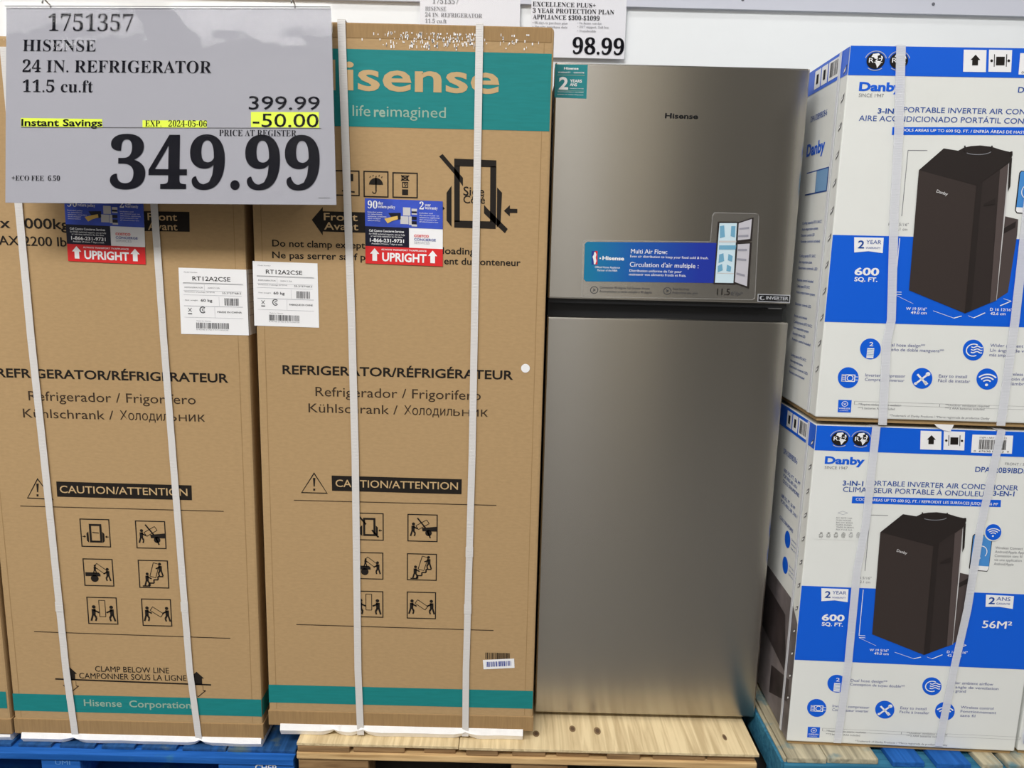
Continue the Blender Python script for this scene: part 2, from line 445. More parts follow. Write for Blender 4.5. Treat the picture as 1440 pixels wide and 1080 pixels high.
def carton_shell(t, x0, x1, y0, y1, z0, z1, tray):
    bm = bmesh.new(); bm_box(bm, x0, x1, y0, y1, z0+.004, z1, .006)
    b = from_bm('carton_body', bm, CARD, t)
    box('bottom_tray', x0-.002, x1+.002, y0-.0015, y1, z0, tray, CARDD, t, .002)
    return b

def foam_base(t, x0, x1, y0, z0, z1, notches):
    """wrapped foam plinth under a carton, pinched up where the straps cross"""
    xs = [x0]
    for n in notches: xs += [n-.03, n-.012, n, n+.012, n+.03]
    xs += [x1]
    xs = sorted(set(xs+[x0+(x1-x0)*i/12 for i in range(1, 12)]))
    V = []; F = []
    r = random.Random(3)
    for x in xs:
        up = 0
        for n in notches: up = max(up, .014*max(0, 1-abs(x-n)/.02))
        w = r.uniform(-.0015, .0015)
        V += [(x, y0+w, z1), (x, y0-.004+w, (z0+z1)/2+up/2), (x, y0+.004+w, z0+up), (x, y0+.55, z0+up), (x, y0+.55, z1)]
    for i in range(len(xs)-1):
        for k in range(5):
            F.append([i*5+k, i*5+(k+1) % 5, (i+1)*5+(k+1) % 5, (i+1)*5+k])
    F.append([0, 1, 2, 3, 4]); e = (len(xs)-1)*5; F.append([e+4, e+3, e+2, e+1, e])
    return add('foam_base', V, F, FOAM, t)

def vband(face, y_pairs, x0, x1, m, name, t, lay=1):
    """full-width printed stripe whose top and bottom are measured at one point each"""
    a = face.uv(y_pairs[0])[1]; b = face.uv(y_pairs[1])[1]
    return face.polys(name, [[(x0, a), (x1, a), (x1, b), (x0, b)]], m, t, lay)

YC = 1.80
# ---- right-hand carton
RX0, RX1, RZ0, RZ1 = -.604, .074, .195, 1.898
rc = thing('refrigerator_carton', 'cardboard refrigerator carton with wide teal brand band, next to the steel refrigerator', 'carton', (-.265, 2.1, .168), 'strapped refrigerator cartons')
carton_shell(rc, RX0, RX1, YC, YC+.63, RZ0, RZ1, .236)
foam_base(rc, -.575, .050, YC-.003, .169, .200, (-.437, -.362+.0, -.098))
fr = Face((0, YC, 0), (1, 0, 0))
bnd = vband(fr, ((620, 72), (620, 181)), RX0+.006, RX1-.004, TEAL, 'brand_band', rc, 1)
fr.text('brand_lettering', 'isense', (485, 125.5), (702, 131.5), 43, KRAFTINK, bnd, 2, bold=.018)
fr.text('brand_lettering', 'H', (424, 124), (472, 125), 43, KRAFTINK, bnd, 2, bold=.035)
fr.text('brand_lettering', 'life', (496, 163), (521, 163.5), 15, TEALTXT, bnd, 2)
fr.text('brand_lettering', 're', (526, 164), (542, 164.5), 15, TEALTXT, bnd, 2, bold=.02)
fr.text('brand_lettering', 'imagined', (544, 164), (627, 166), 15, TEALTXT, bnd, 2)
vband(fr, ((560, 967), (560, 992)), RX0+.001, RX1-.001, TEAL, 'base_band', rc, 1)
# crease lines and crushed lid edge
for X in (-.585, .052): fr.polys('fold_crease', [[(X, .24), (X+.0016, .24), (X+.0016, 1.89), (X, 1.89)]], CARDD, rc, .5)
lidp = []
r = random.Random(8)
for i in range(230):
    u = r.gauss(-.145, .085)
    if not -.36 < u < .045 or -.075 < u < -.048: continue
    h = r.uniform(.002, .008); w = r.uniform(.0008, .003); b = 1.884-r.random()**1.2*.03
    lidp.append([(u, b-h), (u+w, b-h), (u+w, b), (u, b)])
fr.polys('torn_tape', lidp, WHITE, rc, 3)['kind'] = 'stuff'
box('lid_flap', RX0+.004, RX1-.004, YC-.0006, YC+.6, 1.866, 1.9, CARDD, rc, .003)
# handling symbols of the top row
k = Ink(fr, [(470, 239), (506, 276)]); k.frame(0, 0, 1, 1, .05); k.rect(.62, .14, .75, .42).line(.3, .8, .8, .84, .06); k.done('handling_symbol', INK, rc, 1)
k = Ink(fr, [(511, 240), (546.5, 278)]); k.frame(0, 0, 1, 1, .05)
k.poly(*[(.5+.28*math.cos(math.radians(180+a)), .52+.26*math.sin(math.radians(180+a))) for a in range(0, 181, 15)])
k.line(.5, .25, .5, .78, .05); k.arc(.43, .78, .07, 0, 180, .04)
for x, y in ((.28, .2), (.4, .15), (.52, .18), (.64, .15), (.75, .2)): k.line(x, y, x-.03, y+.06, .03)
k.done('handling_symbol', INK, rc, 1)
k = Ink(fr, [(551.8, 242), (587.5, 279)]); k.frame(0, 0, 1, 1, .05)
k.frame(.36, .12, .62, .32, .04).line(.34, .12, .66, .32, .04).line(.34, .32, .66, .12, .04).frame(.38, .37, .62, .6, .035).rect(.38, .66, .62, .88)
k.text('printed_text', '9', .45, .56, .57, .16, INK, rc, 1); k.done('handling_symbol', INK, rc, 1)
# side clamp warning
P = fr.ppolys('clamp_warning', [
    [(638.8, 223), (698, 225.5), (698, 235.5), (638.8, 233.5)], [(638.8, 310), (697, 311.5), (697, 322), (638.8, 320)],
    [(638.8, 233), (646.6, 233), (646.6, 312), (638.8, 312)], [(689.5, 234), (698, 234), (697.4, 312), (689, 312)],
    [(617.5, 220), (622.5, 216.5), (651, 250), (651, 262), (640, 246)], [(680.6, 288), (686, 294), (714, 322), (710, 328), (691, 310), (680.6, 300)],
    [(635, 261), (628, 271), (628, 310), (635, 319)], [(699, 263.5), (706, 271), (704, 314), (698.6, 320)],
    [(708.5, 296.5), (717, 288.5), (717, 293.5), (727.5, 293.8), (727.5, 299.6), (717, 299.4), (717, 304.5)],
    [(625.6, 293), (621, 289), (621, 297)]], INK, rc, 1)
fr.text('printed_text', 'Side', (651.5, 274.5), (681, 275.5), 12.5, INK, rc, 1, bold=.01)
fr.text('printed_text', 'Côté', (651.5, 285.5), (682, 286.5), 11, INK, rc, 1, bold=.01)
fa = fr.ppolys('front_arrow', [[(438.5, 309), (454, 291), (454, 297), (600, 301), (600, 330), (454, 325.5), (454, 331)]], INK, rc, 1)
fr.text('printed_text', 'Front', (455.5, 309.5), (503, 311), 10.5, KRAFTINK, fa, 2, bold=.01)
fr.text('printed_text', 'Avant', (456, 322.5), (504, 324), 10.5, KRAFTINK, fa, 2, bold=.01)
fr.text('printed_text', 'Do not clamp except', (383, 346), (513.5, 350), 9.6, INK, rc, 1, bold=.014)
fr.text('printed_text', 'loading', (622.5, 357), (668, 358), 9.6, INK, rc, 1, bold=.014)
fr.text('printed_text', 'Ne pas serrer sauf p', (383, 362.5), (514, 366.5), 9.6, INK, rc, 1, bold=.014)
fr.text('printed_text', 'ent du conteneur', (624.5, 371), (732, 374.5), 9.6, INK, rc, 1, bold=.014)
fr.text('printed_text', 'REFRIGERATOR/RÉFRIGÉRATEUR', (397.5, 525), (721.5, 534.5), 12.8, INK, rc, 1, bold=.02)
fr.text('printed_text', 'Refrigerador / Frigorifero', (443.8, 557), (676, 562.5), 13, INKTHIN, rc, 1)
cyr(fr, (434, 579.5), (686, 586), 12.4, INKTHIN, rc)
fr.ppolys('round_sticker', [[(738.9+6.2*math.cos(t*math.pi/10), 517.8+6.2*math.sin(t*math.pi/10)) for t in range(20)]], WHITE, rc, 2)
def caution(face, tri, bar, ta, tb, l1, l2, t):
    k = []
    cx = sum(p[0] for p in tri)/3; cy = sum(p[1] for p in tri)/3
    for a, b in zip(tri, tri[1:]+tri[:1]):
        a2 = (cx+(a[0]-cx)*.9, cy+(a[1]-cy)*.86); b2 = (cx+(b[0]-cx)*.9, cy+(b[1]-cy)*.86)
        k.append([a, b, b2, a2])
    x, y = tri[0][0], tri[0][1]
    k.append([(x-1.6, y+8), (x+1.8, y+8), (x+1, y+20), (x-.6, y+20)]); k.append([(x-1.2, y+23), (x+1.5, y+23), (x+1.5, y+26), (x-1.2, y+26)])
    face.ppolys('warning_triangle', k, INK, t, 1)
    b = face.ppolys('caution_bar', [bar], INK, t, 1)
    face.text('printed_text', 'CAUTION/ATTENTION', ta, tb, 10.2, KRAFTINK, b, 2, bold=.007)
    for a, b in (l1, l2): face.ppolys('printed_rule', [[(a[0], a[1]-.5), (b[0], b[1]-.5), (b[0], b[1]+.6), (a[0], a[1]+.6)]], INKTHIN, t, 1)
caution(fr, [(441.7, 664), (461, 694.3), (423.3, 693.2)], [(466.4, 668.6), (649.4, 673.9), (649, 695), (467, 690)],
        (472, 684.3), (644, 688.5), ((413.3, 703.3), (698, 710.5)), ((416.7, 878), (694, 886.4)), rc)
for q, kd in (([(498, 720.6), (539.7, 760.3)], 'noclamp'), ([(573, 722.5), (615.3, 762.2)], 'drag'), ([(498, 776), (539.2, 815)], 'truck'),
              ([(572.2, 777.8), (614.2, 816.7)], 'stairs'), ([(498, 830.3), (539.2, 868.6)], 'carry'), ([(572, 831.7), (613, 870.6)], 'lay')):
    icon(fr, q, kd, rc)
Ink(fr, [(682.8, 917.5), (716.7, 927.5)]).bars(0, 0, 1, 1, 26, 5).done('barcode', INK, rc, 1)
q = [(679, 927.8), (723, 925.8), (723.6, 938.9), (680, 941)]
sk = Ink(fr, q).rect(0, 0, 1, 1).done('barcode_sticker', WHITE, rc, 2)
Ink(fr, q).bars(.1, .22, .92, .75, 24, 6).done('barcode', NBLUE, sk, 3)
model_label(fr, [(355.4, 367), (446.6, 370.4), (448.9, 460.8), (358, 457.8)], rc, 'FABRIQUE EN CHINE', 11)
upright_sticker(fr, [(513.2, 278.7), (622.7, 283.2), (622.7, 374.7), (514.3, 370.3)], rc)
strap(fr, [(480.5, 29.5), (489, 280), (495, 453), (500, 640), (503.8, 940), (507.6, 1032)], .0175, STRAP, rc, 7, .3)
strap(fr, [(674.6, 35), (670.5, 280), (664, 640), (655.5, 940), (654.5, 1034)], .0165, STRAP, rc, 7, .3, [(660.2, 775), (657.9, 855)])

# ---- left-hand carton
LX0, LX1, LZ0, LZ1 = -1.262, -.622, .153, 1.855
lc = thing('refrigerator_carton', 'cardboard refrigerator carton printed with clamp below line, on the blue pallet', 'carton', (-.94, 2.1, .130), 'strapped refrigerator cartons')
carton_shell(lc, LX0, LX1, YC, YC+.68, LZ0, LZ1, .196)
foam_base(lc, -1.245, -.626, YC-.003, .130, .157, (-1.11, -.785))
fl = Face((0, YC, 0), (1, 0, 0))
fs = Face((LX1, YC, 0), (0, 1, 0))
b2 = vband(fl, ((200, 979.5), (200, 1003.5)), LX0+.001, LX1-.001, TEAL, 'base_band', lc, 1)
z0, z1 = fl.uv((200, 979.5))[1], fl.uv((200, 1003.5))[1]
fs.polys('base_band', [[(0.001, z1), (.67, z1), (.67, z0), (.001, z0)]], TEAL, lc, 1)
for X in (-1.245, -.648): fl.polys('fold_crease', [[(X, .2), (X+.0016, .2), (X+.0016, 1.85), (X, 1.85)]], CARDD, lc, .5)
fl.text('brand_lettering', 'Hisense  Corporation', (118.6, 992.5), (269, 996), 9.5, TEALTXT, b2, 2, bold=.012)
fl.text('printed_text', 'x 1000kg', (0, 319), (98, 323.5), 14.6, INK, lc, 1, bold=.015)
fl.text('printed_text', 'MAX 2200 lbf', (-16, 344), (101, 347), 13, INK, lc, 1, bold=.015)
fa = fl.ppolys('front_arrow', [[(150, 296), (266.5, 298), (266.9, 326), (150, 324)]], INK, lc, 1)
fl.text('printed_text', 'Front', (208, 309.6), (249.5, 310.5), 10.5, KRAFTINK, fa, 2, bold=.01)
fl.text('printed_text', 'Avant', (208.5, 323), (250, 324), 10.5, KRAFTINK, fa, 2, bold=.01)
fl.text('printed_text', 'REFRIGERATOR/RÉFRIGÉRATEUR', (-4, 530), (321.5, 538), 12.8, INK, lc, 1, bold=.02)
fl.text('printed_text', 'Refrigerador / Frigorifero', (40.6, 563), (275.5, 568.5), 13, INKTHIN, lc, 1)
cyr(fl, (33, 587), (288.5, 593), 12.4, INKTHIN, lc)
caution(fl, [(52.8, 672), (75.5, 702.8), (38, 700.8)], [(79.2, 677), (269.4, 682.5), (270, 703.3), (80.6, 698.3)],
        (84.7, 692.7), (264, 697.3), ((28.6, 711.4), (314.7, 718.9)), ((48, 888), (324, 897.5)), lc)
for q, kd in (([(111.7, 729), (156.4, 769.7)], 'clamp'), ([(189.7, 731.7), (234.4, 772)], 'drag'), ([(116, 785), (161, 824.7)], 'truck'),
              ([(193.6, 787), (238.3, 827.5)], 'stairs'), ([(121.4, 839), (166.7, 878.3)], 'carry'), ([(198.3, 841.4), (242.5, 881)], 'lay')):
    icon(fl, q, kd, lc)
fl.text('printed_text', 'CLAMP BELOW LINE', (134, 943.3), (238, 947.5), 7.6, INK, lc, 1, bold=.003)
fl.text('printed_text', 'CAMPONNER SOUS LA LIGNE', (111.7, 953.3), (262.5, 958), 7.8, INK, lc, 1, bold=.003)
fl.ppolys('clamp_line', [[(77.8, 953.6), (297, 962), (297, 964), (77.8, 955.6)]], INK, lc, 1)
for X, Y in ((98, 938), (276.5, 944.5)):
    fl.ppolys('clamp_arrow', [[(X, Y), (X+10.5, Y+9.5), (X+7.5, Y+9.5), (X+8, Y+18), (X-6, Y+18), (X-6.5, Y+9.5), (X-10.5, Y+8.5)]], INK, lc, 1)
    o = [(X-6, Y+19.5), (X-5.5, Y+25.5), (X-9.5, Y+25.5), (X+2, Y+35), (X+12.5, Y+26.5), (X+9, Y+26.5), (X+8.5, Y+19.8)]
    fl.ppolys('clamp_arrow', [[(a[0], a[1]-.5), (b[0], b[1]-.5), (b[0]+.6, b[1]+.6), (a[0]+.6, a[1]+.6)] for a, b in zip(o, o[1:])], INKTHIN, lc, 1)
model_label(fl, [(251.2, 376.3), (346.5, 379.2), (350.2, 471.6), (255, 469.5)], lc, 'MADE IN CHINA', 21)
za, zb = fl.uv((343, 379))[1], fl.uv((346, 471.5))[1]
wrap = fs.polys('model_label', [[(0.001, zb), (.05, zb), (.05, za), (.001, za)]], WHITE, lc, 2)
fs.polys('label_rule', [[(0.006, zb+(za-zb)*t), (.045, zb+(za-zb)*t), (.045, zb+(za-zb)*t+.0012), (.006, zb+(za-zb)*t+.0012)] for t in (.3, .4, .5, .62, .7, .78, .93)], LGREY, wrap, 3)
upright_sticker(fl, [(90.5, 276.5), (202, 281), (205.5, 372), (96.5, 367)], lc)
strap(fl, [(7, 68), (27.8, 290), (45, 474), (63, 640), (94, 940), (107.5, 1036)], .0175, STRAP, lc, 7, .3, [(84.9, 852)])
strap(fl, [(202, 70), (218, 290), (231, 474), (244, 640), (267.5, 940), (280.5, 1038)], .0165, STRAP, lc, 7, .3, [(260.5, 852)])

# ---- carton beyond, only its edge in view
tc_ = thing('refrigerator_carton', 'unprinted edge of a cardboard refrigerator carton pressed against the clamp-line carton', 'carton', (-1.6, 2.1, .130), 'strapped refrigerator cartons')
carton_shell(tc_, -1.915, -1.270, YC-.004, YC+.68, .153, 1.855, .196)
foam_base(tc_, -1.895, -1.276, YC, .130, .157, (-1.75, -1.43))
ft = Face((0, YC-.004, 0), (1, 0, 0))
vband(ft, ((8, 972.5), (8, 996)), -1.914, -1.275, TEAL, 'base_band', tc_, 1)
strap(ft, [(-150, 30), (-60, 1026)], .0165, STRAP, tc_, 7, .3)

# ---------------------------------------------------------------- refrigerator
def steel_mat():
    m = bpy.data.materials.new('brushed_steel'); m.use_nodes = True
    N = m.node_tree.nodes; L = m.node_tree.links; b = N['Principled BSDF']
    b.inputs['Base Color'].default_value = (*lin((188, 183, 174)), 1); b.inputs['Metallic'].default_value = 1.0
    b.inputs['Roughness'].default_value = 0.27; b.inputs['Anisotropic'].default_value = 0.88; b.inputs['Anisotropic Rotation'].default_value = 0.25
    tg = N.new('ShaderNodeTangent'); tg.direction_type = 'RADIAL'; tg.axis = 'Z'; L.new(tg.outputs[0], b.inputs['Tangent'])
    return m
STEEL = steel_mat()
BLACKP = mat('black_plastic', (22, 23, 26), 0.4)
CABM = mat('dark_grey_cabinet', (58, 58, 60), 0.45)
YF = 1.90
fg = thing('refrigerator', 'stainless steel top-freezer refrigerator on the bare wooden pallet', 'refrigerator', (.381, 2.2, .170))
FX0, FX1 = .083, .679
box('cabinet', FX0+.006, FX1-.008, YF+.062, YF+.66, .185, 1.842, CABM, fg, .006)
fd = box('freezer_door', FX0, FX1, YF, YF+.055, 1.301, 1.850, STEEL, fg, .004)
ld = box('refrigerator_door', FX0, FX1, YF, YF+.055, .184, 1.256, STEEL, fg, .004)
box('handle_recess', FX0+.002, FX1-.006, YF+.030, YF+.063, 1.254, 1.302, BLACKP, fg)
box('handle_lip', FX0+.002, FX1-.006, YF+.008, YF+.031, 1.2905, 1.3015, BLACKP, fg)
box('hinge', FX1-.05, FX1-.015, YF+.012, YF+.05, 1.287, 1.3005, WIRE, fg, .002)
box('toe_panel', FX0+.01, FX1-.01, YF+.05, YF+.075, .176, .20, BLACKP, fg)
for X in (FX0+.05, FX1-.05):
    bm = bmesh.new(); bmesh.ops.create_cone(bm, cap_ends=True, segments=16, radius1=.018, radius2=.014, depth=.016, matrix=Matrix.Translation((X, YF+.05, .178)))
    from_bm('foot', bm, BLACKP, fg)
ff = Face((0, YF, 0), (1, 0, 0), step=.0004)
q = [(780.4, 90.5), (826.6, 91), (824.6, 138.8), (779.6, 137.2)]
ws = Ink(ff, q).rect(0, 0, 1, 1).done('warranty_sticker', mat('sticker_teal', (24, 134, 140), 0.4), fg, 1)
k = Ink(ff, q)
k.text('printed_text', 'Hisense', .28, .72, .15, .075, WHITE, ws, 2, bold=.03)
k.text('printed_text', 'WARRANTY  ·  GARANTIE', .1, .9, .26, .045, WHITE, ws, 2, bold=.01)
k.text('printed_text', '2', .13, .42, .74, .38, WHITE, ws, 2, bold=.03)
k.text('printed_text', 'YEARS', .47, .84, .53, .09, WHITE, ws, 2, bold=.02)
k.text('printed_text', 'ANS', .47, .69, .64, .09, WHITE, ws, 2, bold=.02)
k.text('printed_text', 'manufacturer warranty', .47, .9, .72, .03, WHITE, ws, 2)
k.text('printed_text', 'on parts and labour, see details', .1, .9, .83, .03, WHITE, ws, 2)
k.text('printed_text', 'pièces et main-d’œuvre', .1, .9, .91, .03, WHITE, ws, 2)
Ink(ff, q).rect(.08, .31, .92, .325).rect(.08, .775, .92, .785).done('printed_rule', TEALTXT, ws, 2)
ff.text('brand_badge', 'Hisense', (935, 166.3), (981.5, 167), 7.4, mat('badge_grey', (24, 24, 26), 0.5, spec=0.1), fd, 1, bold=.03)
# clear advertising film on the freezer door
film = ff.ppolys('promotional_film', [[(820, 338), (1000, 340), (1003, 299), (1067, 301), (1061, 421), (818, 417)]], FILM, fg, 1)
def rim(face, pts, w, m, parent, lay):
    face.ppolys('film_edge', [[(a[0]-w, a[1]-w), (b[0]-w, b[1]-w), (b[0]+w, b[1]+w), (a[0]+w, a[1]+w)] for a, b in zip(pts, pts[1:])], m, parent, lay)
rim(ff, [(818, 417), (820, 340), (823, 338), (999, 340), (1002, 303), (1005, 299), (1064, 300.5), (1067, 304), (1061.5, 419), (1058, 421.5), (818, 417)], .5, FILMEDGE, film, 2)
def gradmat():
    m = bpy.data.materials.new('teal_to_blue_print'); m.use_nodes = True
    N = m.node_tree.nodes; L = m.node_tree.links; b = N['Principled BSDF']; b.inputs['Roughness'].default_value = .3
    tc = N.new('ShaderNodeTexCoord'); sp = N.new('ShaderNodeSeparateXYZ'); r = N.new('ShaderNodeMapRange'); cr = N.new('ShaderNodeValToRGB')
    a = ff.uv((822, 370))[0]-.381; c = ff.uv((985, 370))[0]-.381
    r.inputs['From Min'].default_value = a; r.inputs['From Max'].default_value = c
    e = cr.color_ramp.elements; e[0].position = 0; e[0].color = (*lin((10, 126, 168)), 1); e[1].position = 1; e[1].color = (*lin((30, 52, 160)), 1)
    x = cr.color_ramp.elements.new(.45); x.color = (*lin((16, 86, 172)), 1)
    L.new(tc.outputs['Object'], sp.inputs[0]); L.new(sp.outputs['X'], r.inputs['Value']); L.new(r.outputs[0], cr.inputs['Fac']); L.new(cr.outputs['Color'], b.inputs['Base Color'])
    return m
pan = ff.ppolys('blue_panel', [[(822.4, 343), (825.5, 340), (1010, 341.7), (1004, 398), (824, 395.6), (820.9, 392.5)]], gradmat(), film, 3)
def ftx(s, x0, x1, y, cap, m=WHITE, bold=0.0, lay=4): ff.text('printed_text', s, (x0, y), (x1, y+(x1-x0)*.015), cap, m, film, lay, bold=bold)
ftx('Hisense', 847, 877.5, 365.5, 5.6, bold=.03)
ff.ppolys('league_emblem', [[(832, 353), (836.4, 353), (834, 362), (836, 372), (832, 372)]], NBLUE, film, 4)
ff.ppolys('league_emblem', [[(836.4, 353), (840.3, 353), (840, 372), (836, 372), (838, 362)]], RED, film, 4)
ff.ppolys('league_emblem', [[(835.5, 354.5), (837.2, 354.5), (838.6, 358), (837.6, 362), (838.6, 367), (837, 371.5), (835, 371.5), (834.6, 366), (833.2, 361), (835, 358)], [(843, 362.2), (845, 362.2), (845, 364.2), (843, 364.2)]], WHITE, film, 5)
ftx('Official Home Appliance', 836.5, 871.5, 377, 2.8); ftx('Partner of the NBA', 840, 868, 381.4, 2.8)
ftx('Multi Air Flow:', 887, 938, 356.4, 6.2)
ftx('Even air distribution to keep your food cold & fresh.', 886, 996, 362.4, 3.4)
ftx("Circulation d'air multiple :", 885.4, 982, 375.3, 6.4)
ftx("Distribution uniforme de l'air pour", 885, 958.5, 382.4, 3.5); ftx('maintenir vos aliments froids et frais.', 884.4, 964.6, 387.6, 3.5)
ftx('Convenient 90-degree Full Drawer Access', 843.4, 913.5, 406, 3.2, DGREY); ftx('Accès pratique au tiroir complet à 90 degrés', 843, 916.5, 411.4, 3.2, DGREY)
ftx('Total No Frost', 945.6, 969, 408, 3.2, DGREY); ftx('Entièrement sans givre', 945.6, 981, 413.2, 3.2, DGREY)
ftx('11.5', 1008, 1026, 414.6, 8.8, INK, .004); ftx('ft³/pi³', 1027.5, 1043.5, 415.2, 5, DGREY)
for cx, cy in ((835.5, 407.8), (938.4, 409)):
    k = Ink(ff, [(cx-5.5, cy-5.5), (cx+5.5, cy+5.5)]); k.arc(.5, .5, .45, 0, 360, .08, 20); k.path([(.35, .35), (.65, .5), (.35, .65)], .1); k.done('feature_symbol', DGREY, film, 4)
# picture of the open refrigerator
pic = ff.ppolys('open_refrigerator_picture', [[(1009.5, 311.5), (1040, 312), (1033.5, 400.5), (1003, 399.5)]], BROWNT, film, 4)
ff.ppolys('open_refrigerator_picture', [[(1011.5, 313.8), (1036, 313.8), (1031, 398), (1005, 397.5)]], mat('icy_print', (206, 228, 238), 0.5), film, 5)
ff.ppolys('open_refrigerator_picture', [[(1012, 318), (1018, 317), (1019, 333), (1012, 335)], [(1028, 318), (1034, 318), (1033, 334), (1027, 332)], [(1011, 345), (1035, 345), (1034, 351), (1010.5, 351)],
    [(1011, 358), (1017, 356), (1018, 367), (1010, 370)], [(1024, 357), (1030, 360), (1029, 368), (1023, 366)], [(1009, 374), (1015, 371), (1016, 380), (1009, 383)], [(1022, 372), (1028, 375), (1027, 382), (1021, 381)]], mat('airflow_print', (112, 168, 198), 0.5), film, 6)
ff.ppolys('open_refrigerator_picture', [[(1010.5, 338.5), (1035, 338.5), (1034.8, 341), (1010.3, 341)], [(1008, 383.5), (1031.5, 384), (1031.4, 385), (1008, 384.5)]], SILV, film, 6)
ff.ppolys('open_refrigerator_picture', [[(1038, 312.6), (1059.5, 305.6), (1057, 338.6), (1036, 342)], [(1036, 342), (1057, 340.5), (1053, 406), (1031.5, 398)]], BROWNT, film, 5)
ff.ppolys('open_refrigerator_picture', [[(1038.5, 314), (1057, 308), (1054.5, 336), (1037, 338)], [(1037, 343.5), (1054, 342.5), (1050, 402.5), (1033, 396.5)]], mat('door_liner_print', (196, 194, 202), 0.5), film, 6)
ff.ppolys('open_refrigerator_picture', [[(1039, 321), (1053, 319), (1053, 322), (1039, 323)], [(1037, 331), (1052, 330), (1052, 333), (1037, 333.5)], [(1037, 350), (1050, 350), (1050, 353), (1037, 353)], [(1036, 363), (1049, 364), (1049, 367), (1036, 366)], [(1035, 383), (1047, 386), (1047, 389), (1035, 386)]], mat('door_bin_print', (150, 150, 162), 0.5), film, 7)
q = [(1065.5, 413.2), (1111.3, 414.8), (1110.6, 426), (1065, 424.2)]
iv = Ink(ff, q).rect(0, 0, 1, 1).done('inverter_badge', LGREY, fg, 1)
Ink(ff, q).rect(.025, .1, .975, .9).done('badge_field', BLACKP, iv, 2)
k = Ink(ff, q); k.text('printed_text', 'INVERTER', .26, .94, .66, .42, LGREY, iv, 3, bold=.02); k.text('printed_text', 'compressor', .6, .93, .82, .1, LGREY, iv, 3)
k = Ink(ff, q); k.arc(.145, .5, .06, 30, 300, .05, ry=.25); k.done('badge_symbol', LGREY, iv, 3)

# ---------------------------------------------------------------- pallets
def woodmat(name, c1, c2, axis, paint=None, dark=0.35):
    m = bpy.data.materials.new(name); m.use_nodes = True
    N = m.node_tree.nodes; L = m.node_tree.links; b = N['Principled BSDF']
    b.inputs['Roughness'].default_value = .75; b.inputs['Specular IOR Level'].default_value = .2
    tc = N.new('ShaderNodeTexCoord'); mp = N.new('ShaderNodeMapping')
    mp.inputs['Scale'].default_value = {'X': (4, 70, 70), 'Y': (70, 4, 70)}[axis]
    oi = N.new('ShaderNodeObjectInfo'); va = N.new('ShaderNodeVectorMath'); va.operation = 'ADD'
    L.new(tc.outputs['Object'], mp.inputs['Vector']); L.new(mp.outputs[0], va.inputs[0])
    sc = N.new('ShaderNodeMath'); sc.operation = 'MULTIPLY'; sc.inputs[1].default_value = 37.0
    L.new(oi.outputs['Random'], sc.inputs[0]); L.new(sc.outputs[0], va.inputs[1])
    n = N.new('ShaderNodeTexNoise'); n.inputs['Scale'].default_value = 1; n.inputs['Detail'].default_value = 5; n.inputs['Distortion'].default_value = .6
    L.new(va.outputs[0], n.inputs['Vector'])
    cr = N.new('ShaderNodeValToRGB'); e = cr.color_ramp.elements
    e[0].position = .35; e[0].color = (*lin(c1), 1); e[1].position = .62; e[1].color = (*lin(c2), 1)
    L.new(n.outputs['Fac'], cr.inputs['Fac'])
    out = cr.outputs['Color']
    if paint:                                    # worn paint left on the wood
        n2 = N.new('ShaderNodeTexNoise'); n2.inputs['Scale'].default_value = 14; n2.inputs['Detail'].default_value = 6
        L.new(tc.outputs['Object'], n2.inputs['Vector'])
        r2 = N.new('ShaderNodeMapRange'); r2.inputs['From Min'].default_value = paint[1]; r2.inputs['From Max'].default_value = paint[1]+.12
        L.new(n2.outputs['Fac'], r2.inputs['Value'])
        mx = N.new('ShaderNodeMix'); mx.data_type = 'RGBA'; L.new(r2.outputs[0], mx.inputs[0]); L.new(out, mx.inputs[6])
        mx.inputs[7].default_value = (*lin(paint[0]), 1); out = mx.outputs[2]
    L.new(out, b.inputs['Base Color'])
    bp = N.new('ShaderNodeBump'); bp.inputs['Strength'].default_value = .5; bp.inputs['Distance'].default_value = .002
    L.new(n.outputs['Fac'], bp.inputs['Height']); L.new(bp.outputs[0], b.inputs['Normal'])
    return m
PLY = woodmat('plywood_face', (194, 172, 132), (226, 206, 164), 'Y')
RAWX = woodmat('raw_pine_along', (176, 140, 94), (222, 188, 136), 'X')
RAWE = woodmat('raw_pine_end', (120, 92, 62), (168, 136, 96), 'X')
OLD = woodmat('weathered_pine', (146, 138, 116), (190, 180, 152), 'Y', ((96, 128, 134), .56))
BLP = woodmat('blue_painted_board', (22, 84, 160), (40, 104, 188), 'X', ((52, 112, 160), .62))
BLPY = woodmat('blue_painted_deck', (30, 68, 112), (40, 86, 140), 'Y', ((92, 108, 104), .56))
BLPB = woodmat('bright_blue_painted_deck', (24, 82, 152), (36, 100, 180), 'Y', ((60, 120, 170), .68))
TEALP = woodmat('faded_teal_painted_board', (38, 96, 126), (58, 122, 150), 'X', ((96, 132, 140), .62))

# blue pallet under the two left cartons
bp_ = thing('pallet', 'blue painted block pallet with white stencilled lettering under two cardboard cartons', 'pallet', (-1.15, 2.3, 0))
x = -1.78
for w, g, m in ((.12, .025, BLPY), (.12, .02, BLPY), (.10, .025, BLPY), (.10, .018, BLPY), (.085, .022, BLPY), (.09, .018, BLPY), (.085, .018, BLPY), (.09, .016, BLPY), (.112, .004, BLPY), (.177, .0, BLPY)):
    box('deck_board', x, x+w, 1.789, 2.62, .121, .130, m, bp_, .002); x += w+g
for Y in (1.766, 2.15, 2.50): box('stringer_board', -1.78, -.535, Y, Y+.10, .103, .121, BLP, bp_, .002)
for X in (-1.78, -1.185, -.73+.0):
    for Y in (1.772, 2.15, 2.50):
        w = .15 if X < -1.5 else (.10 if X < -1 else .195)
        b = box('block', X, X+w, Y, Y+.10, .02, .103, BLP, bp_, .003)
